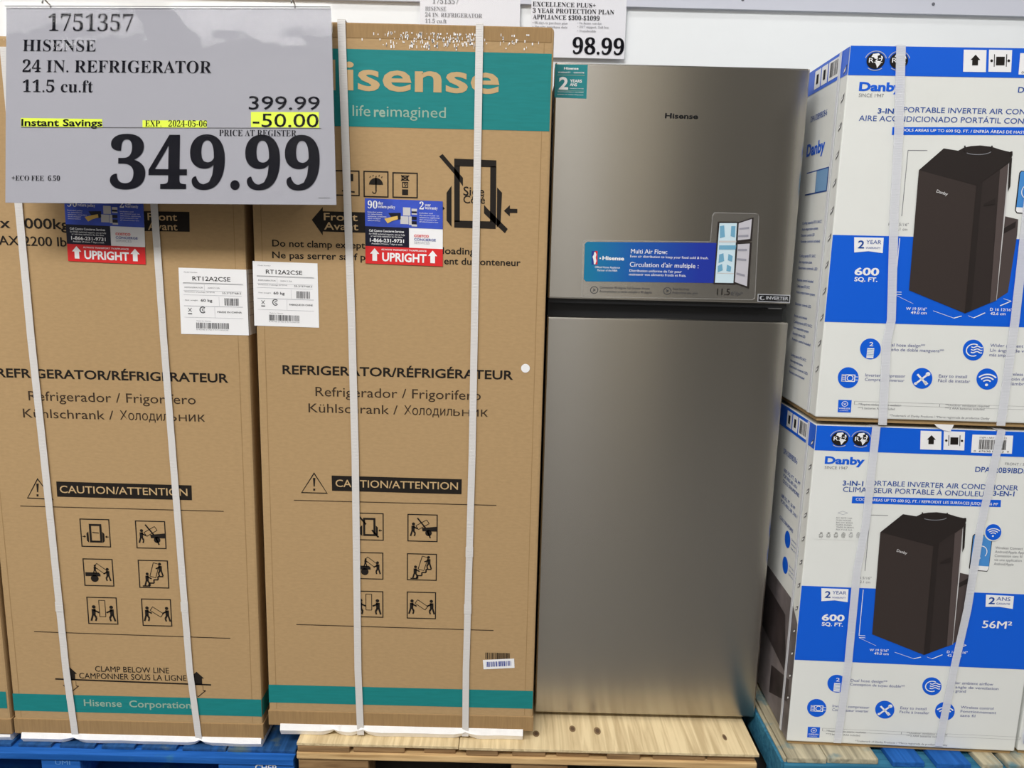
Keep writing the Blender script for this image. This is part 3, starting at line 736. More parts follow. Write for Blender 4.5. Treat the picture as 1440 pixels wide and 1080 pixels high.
for Y in (1.790, 2.16, 2.51): box('base_board', -1.78, -.535, Y, Y+.10, .0, .020, BLP, bp_, .002)
fb = Face((0, 1.772, 0), (1, 0, 0))
fb.text('stencil_lettering', 'CHEP', (359, 1084), (389, 1085), 9.5, WHITE, bp_, 1, bold=.012)
fb.text('stencil_lettering', 'PROPERTY OF', (341, 1073), (386, 1074), 3, WHITE, bp_, 1, bold=.01)
fb.text('stencil_lettering', 'UMI', (78, 1075), (99, 1075.5), 6, mat('faded_stencil', (96, 148, 210), .7), bp_, 1)

# bare wooden pallet under the right carton and the refrigerator
wp = thing('pallet', 'bare wooden pallet with a plywood top sheet under the steel refrigerator', 'pallet', (.06, 2.2, 0))
box('top_sheet', -.526, -.114, 1.768, 2.62, .160, .168, PLY, wp, .0015)
box('top_sheet', -.1125, .652, 1.765, 2.62, .160, .168, PLY, wp, .0015)
for i, (a, b) in enumerate(((-.524, -.391), (-.382, -.251), (-.202, -.121), (-.094, -.013), (.023, .109), (.136, .220), (.265, .350), (.382, .516), (.522, .644))):
    box('deck_board', a, b, 1.767+.003*((i*7) % 3), 2.60, .143, .160, RAWE, wp, .003)
for Y in (1.764, 2.14, 2.50): box('stringer_board', -.526, .648, Y, Y+.10, .125, .143, RAWX, wp, .003)
for X in (-.524, .022, .505):
    for Y in (1.772, 2.14, 2.50): box('block', X, X+(.18 if X < 0 else .145), Y, Y+.10, .02, .125, RAWE, wp, .004)
for X in (-.52, .03, .50): box('base_board', X, X+.14, 1.78, 2.60, .0, .020, RAWE, wp, .002)
fw_ = Face((0, 0, .168), (1, 0, 0), (0, 1, 0), step=.0003)
KNOT = mat('wood_knot', (128, 104, 74), .7); KNOT2 = mat('wood_knot_core', (92, 70, 50), .7)
for px, py, rr in ((805, 1025, 5.2), (754, 1032, 5), (840, 1028, 6), (1019, 1037, 5)):
    k = Ink(fw_, [(px-rr, py-rr*.95), (px+rr, py+rr*.95)]); k.disc(.5, .5, .48); kn = k.done('knot', KNOT, wp, 1)
    k = Ink(fw_, [(px-rr, py-rr*.95), (px+rr, py+rr*.95)]); k.disc(.52, .5, .28); k.done('knot_core', KNOT2, kn, 2)

# weathered pallet under the white and blue boxes
tp = thing('pallet', 'weathered half-blue pallet under the stacked white and blue air conditioner boxes', 'pallet', (1.3, 2.3, 0))
for a, b, m, y0 in ((.700, .797, OLD, 1.706), (.799, .925, OLD, 1.708), (.957, 1.035, BLPB, 1.700), (1.064, 1.148, BLPB, 1.698), (1.176, 1.226, OLD, 1.698), (1.24, 1.34, OLD, 1.698), (1.37, 1.47, BLPB, 1.698), (1.50, 1.62, OLD, 1.698)):
    box('deck_board', a, b, y0, 2.60, .189, .2035, m, tp, .003)
for Y in (1.698, 2.14, 2.50): box('stringer_board', .690, 1.72, Y, Y+.13, .170, .189, TEALP, tp, .003)
box('edge_strip', .690, .699, 1.71, 2.6, .150, .200, OLD, tp, .002)
box('side_board', .682, .690, 1.70, 2.6, .12, .196, TEALP, tp, .002)
for X in (.691, 1.15, 1.56):
    for Y in (1.70, 2.14, 2.50): box('block', X, X+.15, Y, Y+.12, .02, .170, TEALP, tp, .004)
for Y in (1.70, 2.15, 2.50): box('base_board', .691, 1.72, Y, Y+.10, .0, .020, TEALP, tp, .002)

# ---------------------------------------------------------------- air conditioner boxes
YAW = math.radians(2.0)
DU = Vector((math.cos(YAW), -math.sin(YAW), 0)); DD = Vector((math.sin(YAW), math.cos(YAW), 0))
OU = Vector((.709, 1.757, 1.866)); OL = Vector((.714, 1.757, 1.030))
BW, BD = .562, .47
FU = Face(OU, DU); FL = Face(OL, DU)
class RFace(Face):
    """face whose print is measured on its twin box"""
    def __init__(s, org, ref): Face.__init__(s, org, DU); s.ref = ref
    def uv(s, p): return s.ref.uv(p)
AL = mat('box_tan_edge', (170, 140, 96), .8)
PHOTOG = mat('grey_room_print', (120, 112, 112), .5, noise=((9, 9, 9), .5))
PHOTOD = mat('dark_room_print', (60, 52, 52), .5, noise=((12, 12, 12), .5))
PALEB = mat('pale_blue_print', (120, 162, 204), .5)
DBLUE = mat('deep_blue_print', (24, 74, 158), .45)

def ac_picture(f, t):
    def pp(ps, m, lay): return f.ppolys('product_picture', ps, m, t, lay)
    pp([[(1412, 304), (1431.5, 308.5), (1430, 330), (1417, 411), (1400, 422), (1404, 380)]], BROWNM, 2)
    pp([[(1411, 321), (1428.5, 311), (1427, 320), (1410, 329)]], BROWNT, 3)
    pp([[(1291.7, 239.3), (1326.6, 208.8), (1347, 212), (1355.5, 207.5), (1365, 205.5), (1378, 204.6), (1394, 206.5), (1408, 211), (1423, 214.5), (1422, 224), (1417, 230), (1373.6, 261.5)]], BROWNT, 3)
    pp([[(1291.7, 239.3), (1373.6, 261), (1356.7, 440.5), (1277.8, 408)]], BROWN, 3)
    pp([[(1373.6, 261), (1418, 228.5), (1413, 296), (1400, 422.5), (1356.7, 440.5)]], BROWNS, 3)
    pp([[(1372.5, 261), (1381, 256), (1365, 437), (1356, 440.5)]], BROWNT, 4)
    pp([[(1405.5, 239), (1418, 229.5), (1413, 296), (1400, 422.5), (1391.5, 426)]], BROWNL, 4)
    pp([[(1417.2, 231), (1418, 230), (1413.3, 296), (1400.6, 422), (1400, 422.6)]], SILV, 5)
    pp([[(1383, 287), (1399, 278.5), (1398.6, 287), (1382.6, 290)]], BROWNT, 5)
    pp([[(1418.5, 228), (1422.5, 222), (1420, 262), (1416.5, 270)]], BROWNT, 4)
    k = [(1374+20*math.cos(math.radians(a)), 211+6*math.sin(math.radians(a))) for a in range(20, 150, 10)]
    pp([[a, b, (b[0], b[1]+1.1), (a[0], a[1]+1.1)] for a, b in zip(k, k[1:])], GREY, 5)
    pp([[(1355, 205), (1357, 205), (1357, 213), (1355, 213)], [(1393, 205), (1395, 205), (1395, 212), (1393, 212)], [(1420, 213), (1423, 213), (1423, 219), (1420, 219)]], BROWNT, 5)
    f.text('brand_lettering', 'Danby', (1315.7, 270.5), (1331.5, 275.2), 4.2, SILV, t, 5, bold=.02, tilt=True)

def globe(f, cx, cy, t):
    k = Ink(f, [(cx-15, cy-15), (cx+15, cy+15)])
    k.arc(.5, .5, .46, 195, 345, .035).arc(.5, .5, .46, 50, 130, .035); k.done('globe_ring', LGREY, t, 3)
    k = Ink(f, [(cx-15, cy-15), (cx+15, cy+15)]); k.disc(.5, .5, .39, 28); g = k.done('globe_emblem', INK, t, 3)
    k = Ink(f, [(cx-15, cy-15), (cx+15, cy+15)])
    k.poly((.36, .18), (.6, .14), (.66, .22), (.56, .27), (.58, .36), (.48, .42), (.4, .34), (.3, .32))
    k.poly((.5, .5), (.66, .52), (.74, .6), (.66, .72), (.58, .85), (.54, .7), (.48, .6)).poly((.7, .25), (.78, .3), (.8, .42), (.72, .36))
    k.done('continent', WHITE, g, 4)
    k = Ink(f, [(cx-15, cy-15), (cx+15, cy+15)]); k.text('printed_text', 'R32', .2, .78, .60, .22, WHITE, g, 6, bold=.004)

def ac_box(name_label, org, faceU, faceL, hgt, spanish, straps, sides, full=True):
    """white and blue carton: faceU takes print measured on the upper box, faceL print measured on the lower one"""
    t = thing('air_conditioner_box', name_label, 'box', (org.x+.28, org.y+.2, org.z-hgt), 'boxed portable air conditioners')
    f0 = Face(org, DU)
    bm = bmesh.new(); bm_box(bm, 0, BW, 0, BD, -hgt+.010, 0, .003)
    mt = Matrix((DU, DD, Vector((0, 0, 1)))).transposed().to_4x4(); mt.translation = org
    bmesh.ops.transform(bm, matrix=mt, verts=bm.verts)
    from_bm('box_body', bm, BOXW, t)
    bm = bmesh.new(); bm_box(bm, .006, BW-.006, .006, BD-.006, -hgt, -hgt+.0105, 0)
    bmesh.ops.transform(bm, matrix=mt, verts=bm.verts); from_bm('bottom_flap', bm, AL, t)
    E_ = .0006
    f0.polys('blue_band', [[(E_, 0), (BW-E_, 0), (BW-E_, -.0600), (E_, -.0600)]], BLUE, t, 1)
    f0.polys('blue_band', [[(E_, -.399), (BW-E_, -.399), (BW-E_, -.594), (E_, -.594)]], BLUE, t, 1)
    f = faceU; g = faceL
    def disc(face, cx, cy, r, m, lay, nm='feature_symbol', par=None):
        return face.ppolys(nm, [[(cx+r*math.cos(a*math.pi/16), cy+r*math.sin(a*math.pi/16)) for a in range(32)]], m, par or t, lay)
    def sym(cx, cy, r=14.7):
        c = disc(f, cx, cy, r, BLUE, 1); return c, Ink(f, [(cx-r, cy-r), (cx+r, cy+r)])
    c, k = sym(1192.7, 531); k.frame(.2, .34, .8, .7, .04).arc(.58, .52, .13, 0, 360, .035).frame(.2, .34, .4, .7, .03)
    for y in (.42, .5, .58): k.line(.22, y, .38, y, .025)
    k.line(.8, .45, .92, .45, .03).line(.8, .6, .92, .6, .03); k.done('symbol_lines', WHITE, c, 2)
    if not full: return t, f0
    globe(f, 1231, 85.6, t); globe(f, 1263.6, 85.6, t)
    s1 = f.ppolys('care_panel', [[(1355, 70), (1387, 70.5), (1386, 101.5), (1354, 101)]], WHITE, t, 2)
    f.ppolys('up_arrow', [[(1371.5, 77), (1378, 84.5), (1375, 84.5), (1374.7, 92), (1366.5, 92), (1366.8, 84.5), (1364.5, 84.3)]], INK, s1, 3)
    s2 = f.ppolys('care_panel', [[(1390.5, 70), (1423, 70.5), (1421.5, 101.5), (1389.5, 101)]], WHITE, t, 2)
    f.ppolys('clamp_symbol', [[(1400.5, 80), (1412.5, 80), (1412, 92), (1400, 92)], [(1397.5, 76.5), (1398.6, 76.5), (1398, 94), (1397, 94)], [(1414.6, 76.5), (1415.8, 76.5), (1415, 94), (1414, 94)]], INK, s2, 3)
    disc(f, 1394, 85.6, 1.9, INK, 3, 'clamp_symbol', s2); disc(f, 1418, 85.6, 1.9, INK, 3, 'clamp_symbol', s2)
    q = [(1367.2, 610.9), (1424.5, 612.5), (1422.5, 638), (1365.2, 636.4)]
    s3 = Ink(g, q).rect(0, 0, 1, 1).done('barcode_panel', WHITE, t, 2)
    Ink(g, q).bars(.18, .26, .84, .8, 34, 17).done('barcode', INK, s3, 3)
    k = Ink(g, q); k.text('printed_text', 'ITEM / ART. 1774123', .18, .84, .2, .09, DGREY, s3, 3); k.text('printed_text', '0  67638 00123  9', .06, .92, .95, .1, DGREY, s3, 3)
    f.text('brand_lettering', 'Danby', (1207.6, 127.6), (1268.5, 128), 12.8, BLUE, t, 1, bold=.04)
    f.text('printed_text', 'SINCE 1947', (1207.4, 136.4), (1242.6, 136.6), 4.8, GREY, t, 1)
    if spanish:
        f.text('printed_text', 'PORTABLE INVERTER AIR CONDITIONER', (1270, 159.8), (1500, 160), 7.4, DBLUE, t, 1, bold=.004)
        f.text('printed_text', '3-IN-1', (1234, 159.6), (1265.5, 159.7), 7.4, DBLUE, t, 1, bold=.022)
        f.text('printed_text', 'AIRE ACONDICIONADO PORTÁTIL CON INVERSOR 3-EN-1', (1207.2, 172.8), (1541, 173), 7.6, DBLUE, t, 1, bold=.002)
        b = f.ppolys('blue_bar', [[(1255, 178.8), (1482, 179), (1480.5, 190), (1254, 189.8)]], BLUE, t, 1)
        f.text('printed_text', 'COOLS AREAS UP TO 600 SQ. FT. / ENFRÍA ÁREAS DE HASTA 600 PIES²', (1262, 186.6), (1474, 186.8), 4, WHITE, b, 2, bold=.012)
        f.text('printed_text', 'DPA120B9IBDB-6', (1431, 131), (1530, 131), 8, DBLUE, t, 1, bold=.012)
    else:
        g.text('printed_text', '3-IN-1', (1184.8, 682.5), (1213.5, 683.2), 7, DBLUE, t, 1, bold=.022)
        g.text('printed_text', 'PORTABLE INVERTER AIR CONDITIONER', (1218, 683.5), (1431.5, 688.5), 7, DBLUE, t, 1, bold=.004)
        g.text('printed_text', 'CLIMATISEUR PORTABLE À ONDULEUR', (1185, 692.8), (1391, 697), 7, DBLUE, t, 1, bold=.002)
        g.text('printed_text', '3-EN-1', (1396, 697), (1426, 697.6), 7, DBLUE, t, 1, bold=.022)
        b = g.ppolys('blue_bar', [[(1198.5, 698), (1407.5, 703), (1407, 713), (1197.5, 707.5)]], BLUE, t, 1)
        g.text('printed_text', 'COOLS AREAS UP TO 600 SQ. FT. / REFROIDIT LES SURFACES JUSQU’À 56 M²', (1203, 705), (1403, 709.6), 3.8, WHITE, b, 2, bold=.012)
        g.text('printed_text', 'DPA120B9IBDB', (1371, 663.4), (1445, 666), 7.4, DBLUE, t, 1, bold=.012)
        g.text('printed_text', 'FRONT / 3', (1413, 654), (1440, 654.8), 3.6, GREY, t, 1)
        # recycling panel
        s4 = g.ppolys('recycling_panel', [[(1147, 716), (1213, 718), (1211, 760), (1145, 758)]], BOXW, t, 1)
        for i in range(6): g.text('printed_text', ('BOX / BOITE / CAJA', 'FOAM MOUSSE', 'BAG SAC BOLSA', 'PAPER PAPIER', 'TAPE RUBAN', 'RECYCLE ALL')[i], (1175.5, 729+i*3.3), (1198-2*(i % 2)+i*.5, 729.4+i*3.3), 1.9, GREY, s4, 2)
        for i, ch in enumerate('♻♻♻⚙♻⚙'): g.text('recycling_mark', ch, (1151+i*10.5, 755), (1157+i*10.5, 755.1), 5.6, INK if i < 4 else GREY, s4, 2)
        for a, b_ in (((1178, 721), (1185, 718.6)), ((1185, 718.6), (1192, 721.2)), ((1178, 721), (1185, 723.4)), ((1185, 723.4), (1192, 721.2))):
            g.ppolys('panel_mark', [[(a[0], a[1]-.25), (b_[0], b_[1]-.25), (b_[0], b_[1]+.35), (a[0], a[1]+.35)]], LGREY, s4, 2)
    # height bracket and dimensions
    def ln(a, b, m, w=.45): return [[(a[0]-w, a[1]-w), (b[0]-w, b[1]-w), (b[0]+w, b[1]+w), (a[0]+w, a[1]+w)]]
    f.ppolys('dimension_line', ln((1276.7, 211.4), (1304, 211.6), GREY) + [[(1276.3, 211.4), (1277.2, 211.4), (1268.4, 304), (1267.4, 304)]], GREY, t, 1)
    f.text('printed_text', 'H 28 5/16"', (1249, 317.5), (1277.5, 317.6), 4, GREY, t, 1); f.text('printed_text', '72.1 cm', (1257, 324.2), (1275.6, 324.3), 4, GREY, t, 1)
    f.ppolys('dimension_line', [[(1264.5, 335), (1265.5, 335), (1258.4, 411), (1257.4, 411)]] + ln((1258, 414.3), (1283.8, 427), WHITE) + ln((1312, 437), (1341, 447.3), WHITE) + ln((1341, 447.3), (1352, 444.3), WHITE) +
             ln((1361.5, 444), (1368.8, 447), WHITE) + ln((1368.8, 447), (1385, 439.8), WHITE) + ln((1411, 420), (1421.7, 423.4), WHITE) + ln((1421.7, 423.4), (1406, 430), WHITE) + ln((1258, 410.6), (1267.5, 410.8), WHITE) + ln((1258, 414), (1267.5, 414.1), WHITE), WHITE, t, 2)
    for s_, a, b in (('W 19 5/16"', (1273.7, 436.2), (1302.6, 436.4)), ('49.0 cm', (1280.4, 441.6), (1302.6, 441.8)), ('D 16 12/16"', (1391.6, 437.2), (1423, 437.4)), ('42.6 cm', (1392, 442.8), (1413.5, 443))):
        f.text('printed_text', s_, a, b, 4, WHITE, t, 2, bold=.012)
    ac_picture(f, t)
    b1 = f.ppolys('warranty_badge', [[(1201, 333.6), (1242.5, 334.4), (1241, 356), (1221, 353.2), (1201, 355)]], WHITE, t, 2)
    f.text('printed_text', '2', (1205.8, 349), (1214.6, 349.1), 11.2, DBLUE, b1, 3, bold=.02)
    f.text('printed_text', 'YEAR', (1217.5, 343), (1238.8, 343.2), 5.4, DBLUE, b1, 3); f.text('printed_text', 'WARRANTY', (1217, 350), (1237.8, 350.2), 2.8, DBLUE, b1, 3)
    f.text('printed_text', '600', (1201, 386.8), (1235.6, 387), 10.8, WHITE, t, 2, bold=.03); f.text('printed_text', 'SQ. FT.', (1201, 395.6), (1233.4, 395.8), 6, WHITE, t, 2, bold=.025)
    b2_ = g.ppolys('warranty_badge', [[(1386.4, 836), (1425.6, 838), (1423.8, 856), (1404.4, 853), (1385.6, 853)]], WHITE, t, 2)
    g.text('printed_text', '2', (1389.3, 848.8), (1398.2, 849), 9.6, DBLUE, b2_, 3, bold=.02)
    if spanish: g.text('printed_text', 'AÑOS', (1400.7, 844), (1420.5, 844.8), 5, DBLUE, b2_, 3)
    else: g.text('printed_text', 'ANS', (1400.7, 844), (1420, 844.8), 5, DBLUE, b2_, 3)
    g.text('printed_text', 'GARANTIE', (1400.5, 849.6), (1419.5, 850.4), 2.6, DBLUE, b2_, 3)
    g.text('printed_text', '56M²', (1380.4, 882.6), (1422, 884), 10.2, WHITE, t, 2, bold=.02)
    # phone
    ph = g.ppolys('phone_picture', [[(1370, 751), (1392.5, 752.5), (1395.6, 756), (1390.4, 800), (1388, 803.8), (1365, 802), (1362.4, 798.6), (1367.6, 753.5)]], INK, t, 1)
    g.ppolys('phone_screen', [[(1370.4, 752), (1392, 753.5), (1394.4, 756.2), (1390.2, 796.4), (1364.2, 794.6), (1368.8, 754)]], SKYB, ph, 2)
    g.ppolys('phone_screen', [[(1364.2, 794.6), (1390.2, 796.4), (1389.6, 800), (1387.4, 802.6), (1365.4, 800.8), (1363.6, 798.4)]], WHITE, ph, 2)
    k = Ink(g, [(1370, 765), (1388, 787)]); k.arc(.5, .5, .4, 120, 400, .05, 16); k.disc(.45, .9, .07); k.done('phone_dial', WHITE, ph, 3)
    disc(g, 1396.2, 747.8, 13, BOXW, 3); wc = disc(g, 1396.2, 747.8, 11.2, BLUE, 4)
    k = Ink(g, [(1385.2, 736.8), (1407.2, 758.8)])
    for r_ in (.2, .34, .48): k.arc(.5, .75, r_, 225, 315, .06, 10)
    k.disc(.5, .76, .055); k.done('wifi_waves', WHITE, wc, 5)
    for i, (s_, x1) in enumerate((('Wireless Connect', 1438), ('Android/Apple App', 1440), ('Connexion sans fil', 1438), ('via une application', 1438), ('Android/Apple', 1427))):
        g.text('printed_text', s_, (1399.3-i*.5, 772+i*5.6), (x1-i*.5, 773+i*5.6), 3.5, GREY, t, 1)
    # feature symbols
    c, k = sym(1223.9, 490.6); k.text('printed_text', '2', .43, .60, .36, .2, WHITE, c, 2, bold=.01); k.rect(.36, .46, .66, .95); k.done('hose_picture', WHITE, c, 2)
    k = Ink(f, [(1209.2, 475.9), (1238.6, 505.3)])
    for y in (.52, .6, .68, .76, .84): k.line(.37, y, .65, y+.01, .022)
    k.done('hose_rib', PALEB, c, 3)
    c, k = sym(1368.5, 492.2); k.arc(.5, .5, .3, 60, 300, .05)
    for y in (.34, .47, .6): k.path([(.4+.06*i, y+.04*math.sin(i*1.1)) for i in range(9)], .05)
    k.done('airflow_waves', WHITE, c, 2)
    c, k = sym(1296.4, 532); k.line(.28, .3, .7, .76, .09).line(.72, .3, .26, .76, .09).disc(.73, .28, .1).disc(.25, .76, .07).line(.62, .66, .74, .8, .14); k.done('tool_picture', WHITE, c, 2)
    c, k = sym(1388, 533, 15)
    for r_ in (.2, .34, .48): k.arc(.5, .75, r_, 222, 318, .065, 10)
    k.disc(.5, .78, .065); k.done('wifi_waves', WHITE, c, 2)
    L_ = (('Dual hose design**', 1244.6, 1300.5, 487.4), ('Diseño de doble manguera**' if spanish else 'Conception de tuyau double**', 1243.6, 1327, 494.2),
          ('Wider ambient airflow', 1392, 1462, 488.4), ('Un ángulo de ventilación' if spanish else 'Un angle de ventilation', 1391.6, 1470, 495.4), ('más amplio' if spanish else 'plus grand', 1391, 1420, 501.2),
          ('Inverter compressor', 1216.5, 1272.8, 530), ('Compresor inversor' if spanish else 'Compresseur inverter', 1216, 1271.4, 536.2),
          ('Easy to install', 1319.8, 1359.5, 531), ('Fácil de instalar' if spanish else 'Facile à installer', 1318.8, 1364, 537.6),
          ('Wireless control', 1412, 1462, 528.4), ('Función de control' if spanish else 'Fonctionnement', 1411.6, 1466, 535.2), ('inalámbrico' if spanish else 'sans fil', 1411, 1450 if spanish else 1434, 541.6))
    for s_, x0, x1, y in L_: f.text('printed_text', s_, (x0, y), (x1, y+.3), 4.3, mat('slate_blue_print', (84, 92, 150), .5), t, 1)
    for dx in (0, 331):
        c = f.ppolys('communication_badge', [[(1179, 562.2), (1197.6, 562.6), (1196.4, 580), (1177.8, 579.6)]] if not dx else [[(1179+dx, 566.2), (1197.6+dx, 566.6), (1195.4+dx, 584), (1176.8+dx, 583.6)]], BLUE, t, 1)
        k = Ink(f, [(1178+dx, 562+(4 if dx else 0)), (1197+dx, 580+(4 if dx else 0))]); k.arc(.5, .32, .2, 0, 360, .04, 14).path([(.42, .28), (.5, .38), (.58, .28)], .05); k.done('badge_symbol', WHITE, c, 2)
        k.text('printed_text', 'WIRELESS', .12, .88, .74, .12, WHITE, c, 2, bold=.01); k.text('printed_text', 'CONTROL', .2, .8, .9, .07, WHITE, c, 2)
    k = Ink(f, [(1201.3, 564), (1502, 578)]); k.rect(0, 0, 1, .05).rect(0, .95, 1, 1).rect(0, 0, .002, 1).rect(.998, 0, 1, 1).rect(.4, .1, .402, .9); k.done('printed_rule', GREY, t, 1)
    for s_, x0, x1, y in (('**Requires window exterior ventilation', 1207, 1267, 570.4), ('***2 batteries AAA included', 1206, 1258, 575.6), ('**Outdoor ventilation required', 1329, 1391, 571.6), ('***2 AAA batteries included', 1328.6, 1384, 576), ('*Trademark of Danby Products / *Marca registrada de productos Danby', 1250.5, 1391.5, 587.6)):
        f.text('printed_text', s_, (x0, y), (x1, y+.3), 2.9, GREY, t, 1)
    for pts, wd in straps: strap(f0, pts, wd, STRAPC, t, 9, .3)
    # left side of the box
    fs = Face(org+Vector((0, 0, 0)), -DD)
    fs.polys('blue_band', [[(-BD+.001, -.001), (-.001, -.001), (-.001, -.058), (-BD+.001, -.058)]], BLUE, t, 1)
    cp = fs.polys('care_panel', [[(-.118, -.008), (-.048, -.008), (-.048, -.050), (-.118, -.050)]], WHITE, t, 2)
    r = random.Random(2); x = -.108
    bars = []
    while x < -.058: bars.append([(x, -.012), (x+.002, -.012), (x+.002, -.044), (x, -.044)]); x += r.choice((.003, .004, .006))
    fs.polys('barcode', bars, DGREY, cp, 3)
    for x in (-.164, -.21):
        p_ = fs.polys('care_panel', [[(x, -.008), (x+.040, -.008), (x+.040, -.050), (x, -.050)]], WHITE, t, 2)
        fs.polys('care_mark', [[(x+.013, -.018), (x+.027, -.018), (x+.027, -.040), (x+.013, -.040)]], INK, p_, 3)
    fs.mtext('printed_text', 'DPA120B9IBDB-6', (-.215, -.125), (-.105, -.125), .014, DBLUE, t, 1, .01)
    if sides == 'upper':
        fs.mtext('brand_lettering', 'Danby', (-.225, -.205), (-.1, -.205), .03, BLUE, t, 1, .035)
        fs.polys('spec_panel', [[(-.21, -.245), (-.06, -.245), (-.06, -.300), (-.21, -.300)]], DBLUE, t, 1)
        fs.polys('spec_panel', [[(-.208, -.248), (-.138, -.248), (-.138, -.297), (-.208, -.297)]], BOXW, t, 2)
        fs.polys('spec_panel', [[(-.136, -.248), (-.063, -.248), (-.063, -.297), (-.136, -.297)]], PALEB, t, 2)
        rows = [.37, .385, .40, .415, .45, .465, .48, .51, .525, .54, .57, .60, .615, .63, .645, .66, .70, .715, .73, .745]
        for i, z in enumerate(rows): fs.mtext('printed_text', ('Cooling capacity BTU SACC', 'Auto evaporation system', 'Electronic controls LED', 'Remote control included')[i % 4], (-.21, -z), (-.075-.02*(i % 3), -z), .0065, DBLUE, t, 1, .006)
    else:
        rows = [.17, .185, .20, .24, .255, .30]
        for i, z in enumerate(rows): fs.mtext('printed_text', ('600 SQ. FT. 56 M²', 'PORTABLE AIR 3-IN-1', 'COOLS DEHUMIDIFIES')[i % 3], (-.20, -z), (-.07-.02*(i % 2), -z), .009, DBLUE, t, 1, .006)
        for z in (.33, .40):
            fs.polys('feature_symbol', [[(-.125+.022*math.cos(a*math.pi/10), -z+.022*math.sin(a*math.pi/10)) for a in range(20)]], BLUE, t, 1)
            for j in range(3): fs.mtext('printed_text', 'Quiet and efficient', (-.095, -z+.01-.011*j), (-.04, -z+.01-.011*j), .005, DBLUE, t, 1)
        fs.polys('room_photograph', [[(-BD+.001, -.46), (-.06, -.46), (-.001, -.50), (-.001, -hgt+.012), (-BD+.001, -hgt+.012)]], PHOTOG, t, 1)
        fs.polys('room_photograph', [[(-BD+.002, -.50), (-.09, -.52), (-.05, -.66), (-BD+.002, -.62)], [(-.16, -.70), (-.02, -.66), (-.02, -.72), (-.16, -.78)]], PHOTOD, t, 2)
    # stapled corner seam
    n = 12
    for i in range(n):
        z = -.055-(.72/n)*i
        o = fs.polys('staple', [[(-.024, z), (-.010, z+.008), (-.006, z+.020), (-.020, z+.011)]], DGREY, t, 2)
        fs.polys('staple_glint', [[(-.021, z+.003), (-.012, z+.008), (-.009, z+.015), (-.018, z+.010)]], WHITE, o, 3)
    q = [(-.052, -.002), (-.040, -.002), (-.040, -hgt+.012), (-.052, -hgt+.012)]
    add('strap', [fs.w(p, 3) for p in q]+[fs.w(p, 6) for p in q], [[0, 1, 2, 3], [4, 5, 6, 7], [0, 1, 5, 4], [2, 3, 7, 6], [1, 2, 6, 5], [3, 0, 4, 7]], STRAPC, t)
    return t, f0

ub, fub = ac_box('white and blue air conditioner box with Spanish wording, topmost of its stack', OU, FU, RFace(OU, FL), .826, True,
    [([(1265.5, 65.5), (1262.5, 186), (1256, 300), (1252, 450), (1245.6, 480), (1239.6, 597)], .0195), ([(1475, 65), (1449, 240), (1425.5, 450), (1405.5, 598)], .0195)], 'upper')
lb_, flb = ac_box('white and blue air conditioner box with French wording, on the weathered pallet', OL, RFace(OL, FU), FL, .826, False,
    [([(1231, 600.5), (1216, 738), (1204, 800), (1191.5, 933), (1176.5, 1043)], .0185), ([(1406.6, 605), (1377.6, 738), (1359, 855), (1340, 939), (1318.5, 1047)], .0185)], 'lower')
OR = OL + DU*(BW+.010) + DD*.004
rb, frb = ac_box('sliver of a white and blue air conditioner box pressed against the French-worded box', OR, RFace(OR, FU), RFace(OR, FL), .826, False, [], 'none', full=False)
# torn flap of white card hanging out under the upper box
fub.ppolys('torn_flap', [[(1313, 596), (1341, 597), (1336, 606.5), (1326, 605), (1317, 600)]], WHITE, ub, 4)

# ---------------------------------------------------------------- price signs
def slab(face, uvp, th, name, m, parent, lay=0):
    n = len(uvp); V = [face.w(p, lay) for p in uvp]+[face.w(p, lay)-face.n*th for p in uvp]
    F = [list(range(n)), list(range(2*n-1, n-1, -1))]+[[i, i+n, (i+1) % n+n, (i+1) % n] for i in range(n)]
    return add(name, V, F, m, parent)
su = (RT-UP*.006).normalized(); sv = (UP+_fw*.02+RT*.010).normalized(); sv = (sv-su*sv.dot(su)).normalized()
d = _fw + RT*((237-720)/FPX) - UP*((8-540)/FPX)
so = EYE+d*(1.768/d.y)
fp = Face(so, su, sv)
ps = thing('price_sign', 'large clear-sleeved price card reading 349.99 leaning against the cardboard cartons', 'sign', tuple(so))
Q = [fp.uv(p) for p in ((9, 10.5), (465.5, 11.5), (473, 288), (7.5, 285))]
pc = slab(fp, Q, .0015, 'sign_card', SIGN, ps)
Q2 = [fp.uv(p) for p in ((7, 3.5), (467.5, 4.5), (475, 290.5), (5, 287.5))]
slab(fp, Q2, .0008, 'clear_sleeve', SLEEVE, ps, 8)
fp.ppolys('sleeve_fold', [[(9, 9.6), (465, 10.8), (465, 12), (9, 10.8)]], DGREY, ps, 10)
def st(s, x0, x1, y, cap, ser=True, bold=0.0, m=SIGNINK, y1=None, lay=2): fp.text('printed_text', s, (x0, y), (x1, y1 or y), cap, m, pc, lay, bold=bold, ser=ser)
TH = -.006
st('1751357', 68, 187.5, 44, 23, bold=TH); st('HISENSE', 32.3, 134.7, 72.3, 15.8, bold=TH); st('24 IN. REFRIGERATOR', 32, 297.8, 101.5, 16.5, bold=TH, y1=103)
st('11.5 cu.ft', 32, 131, 129.8, 16.4, bold=TH)
st('399.99', 350, 449.6, 154.3, 18.6, False, .003)
fp.ppolys('highlighter_mark', [[(353, 157.5), (448.5, 157.8), (448.8, 179.8), (353, 179)]], YEL, pc, 1)
fp.ppolys('highlighter_mark', [[(29.5, 166), (143.8, 167.5), (144.3, 179), (29.8, 178)]], YEL, pc, 1)
fp.ppolys('highlighter_mark', [[(200.5, 169.2), (291, 169.6), (291, 179.8), (200.5, 179.2)]], YEL, pc, 1)
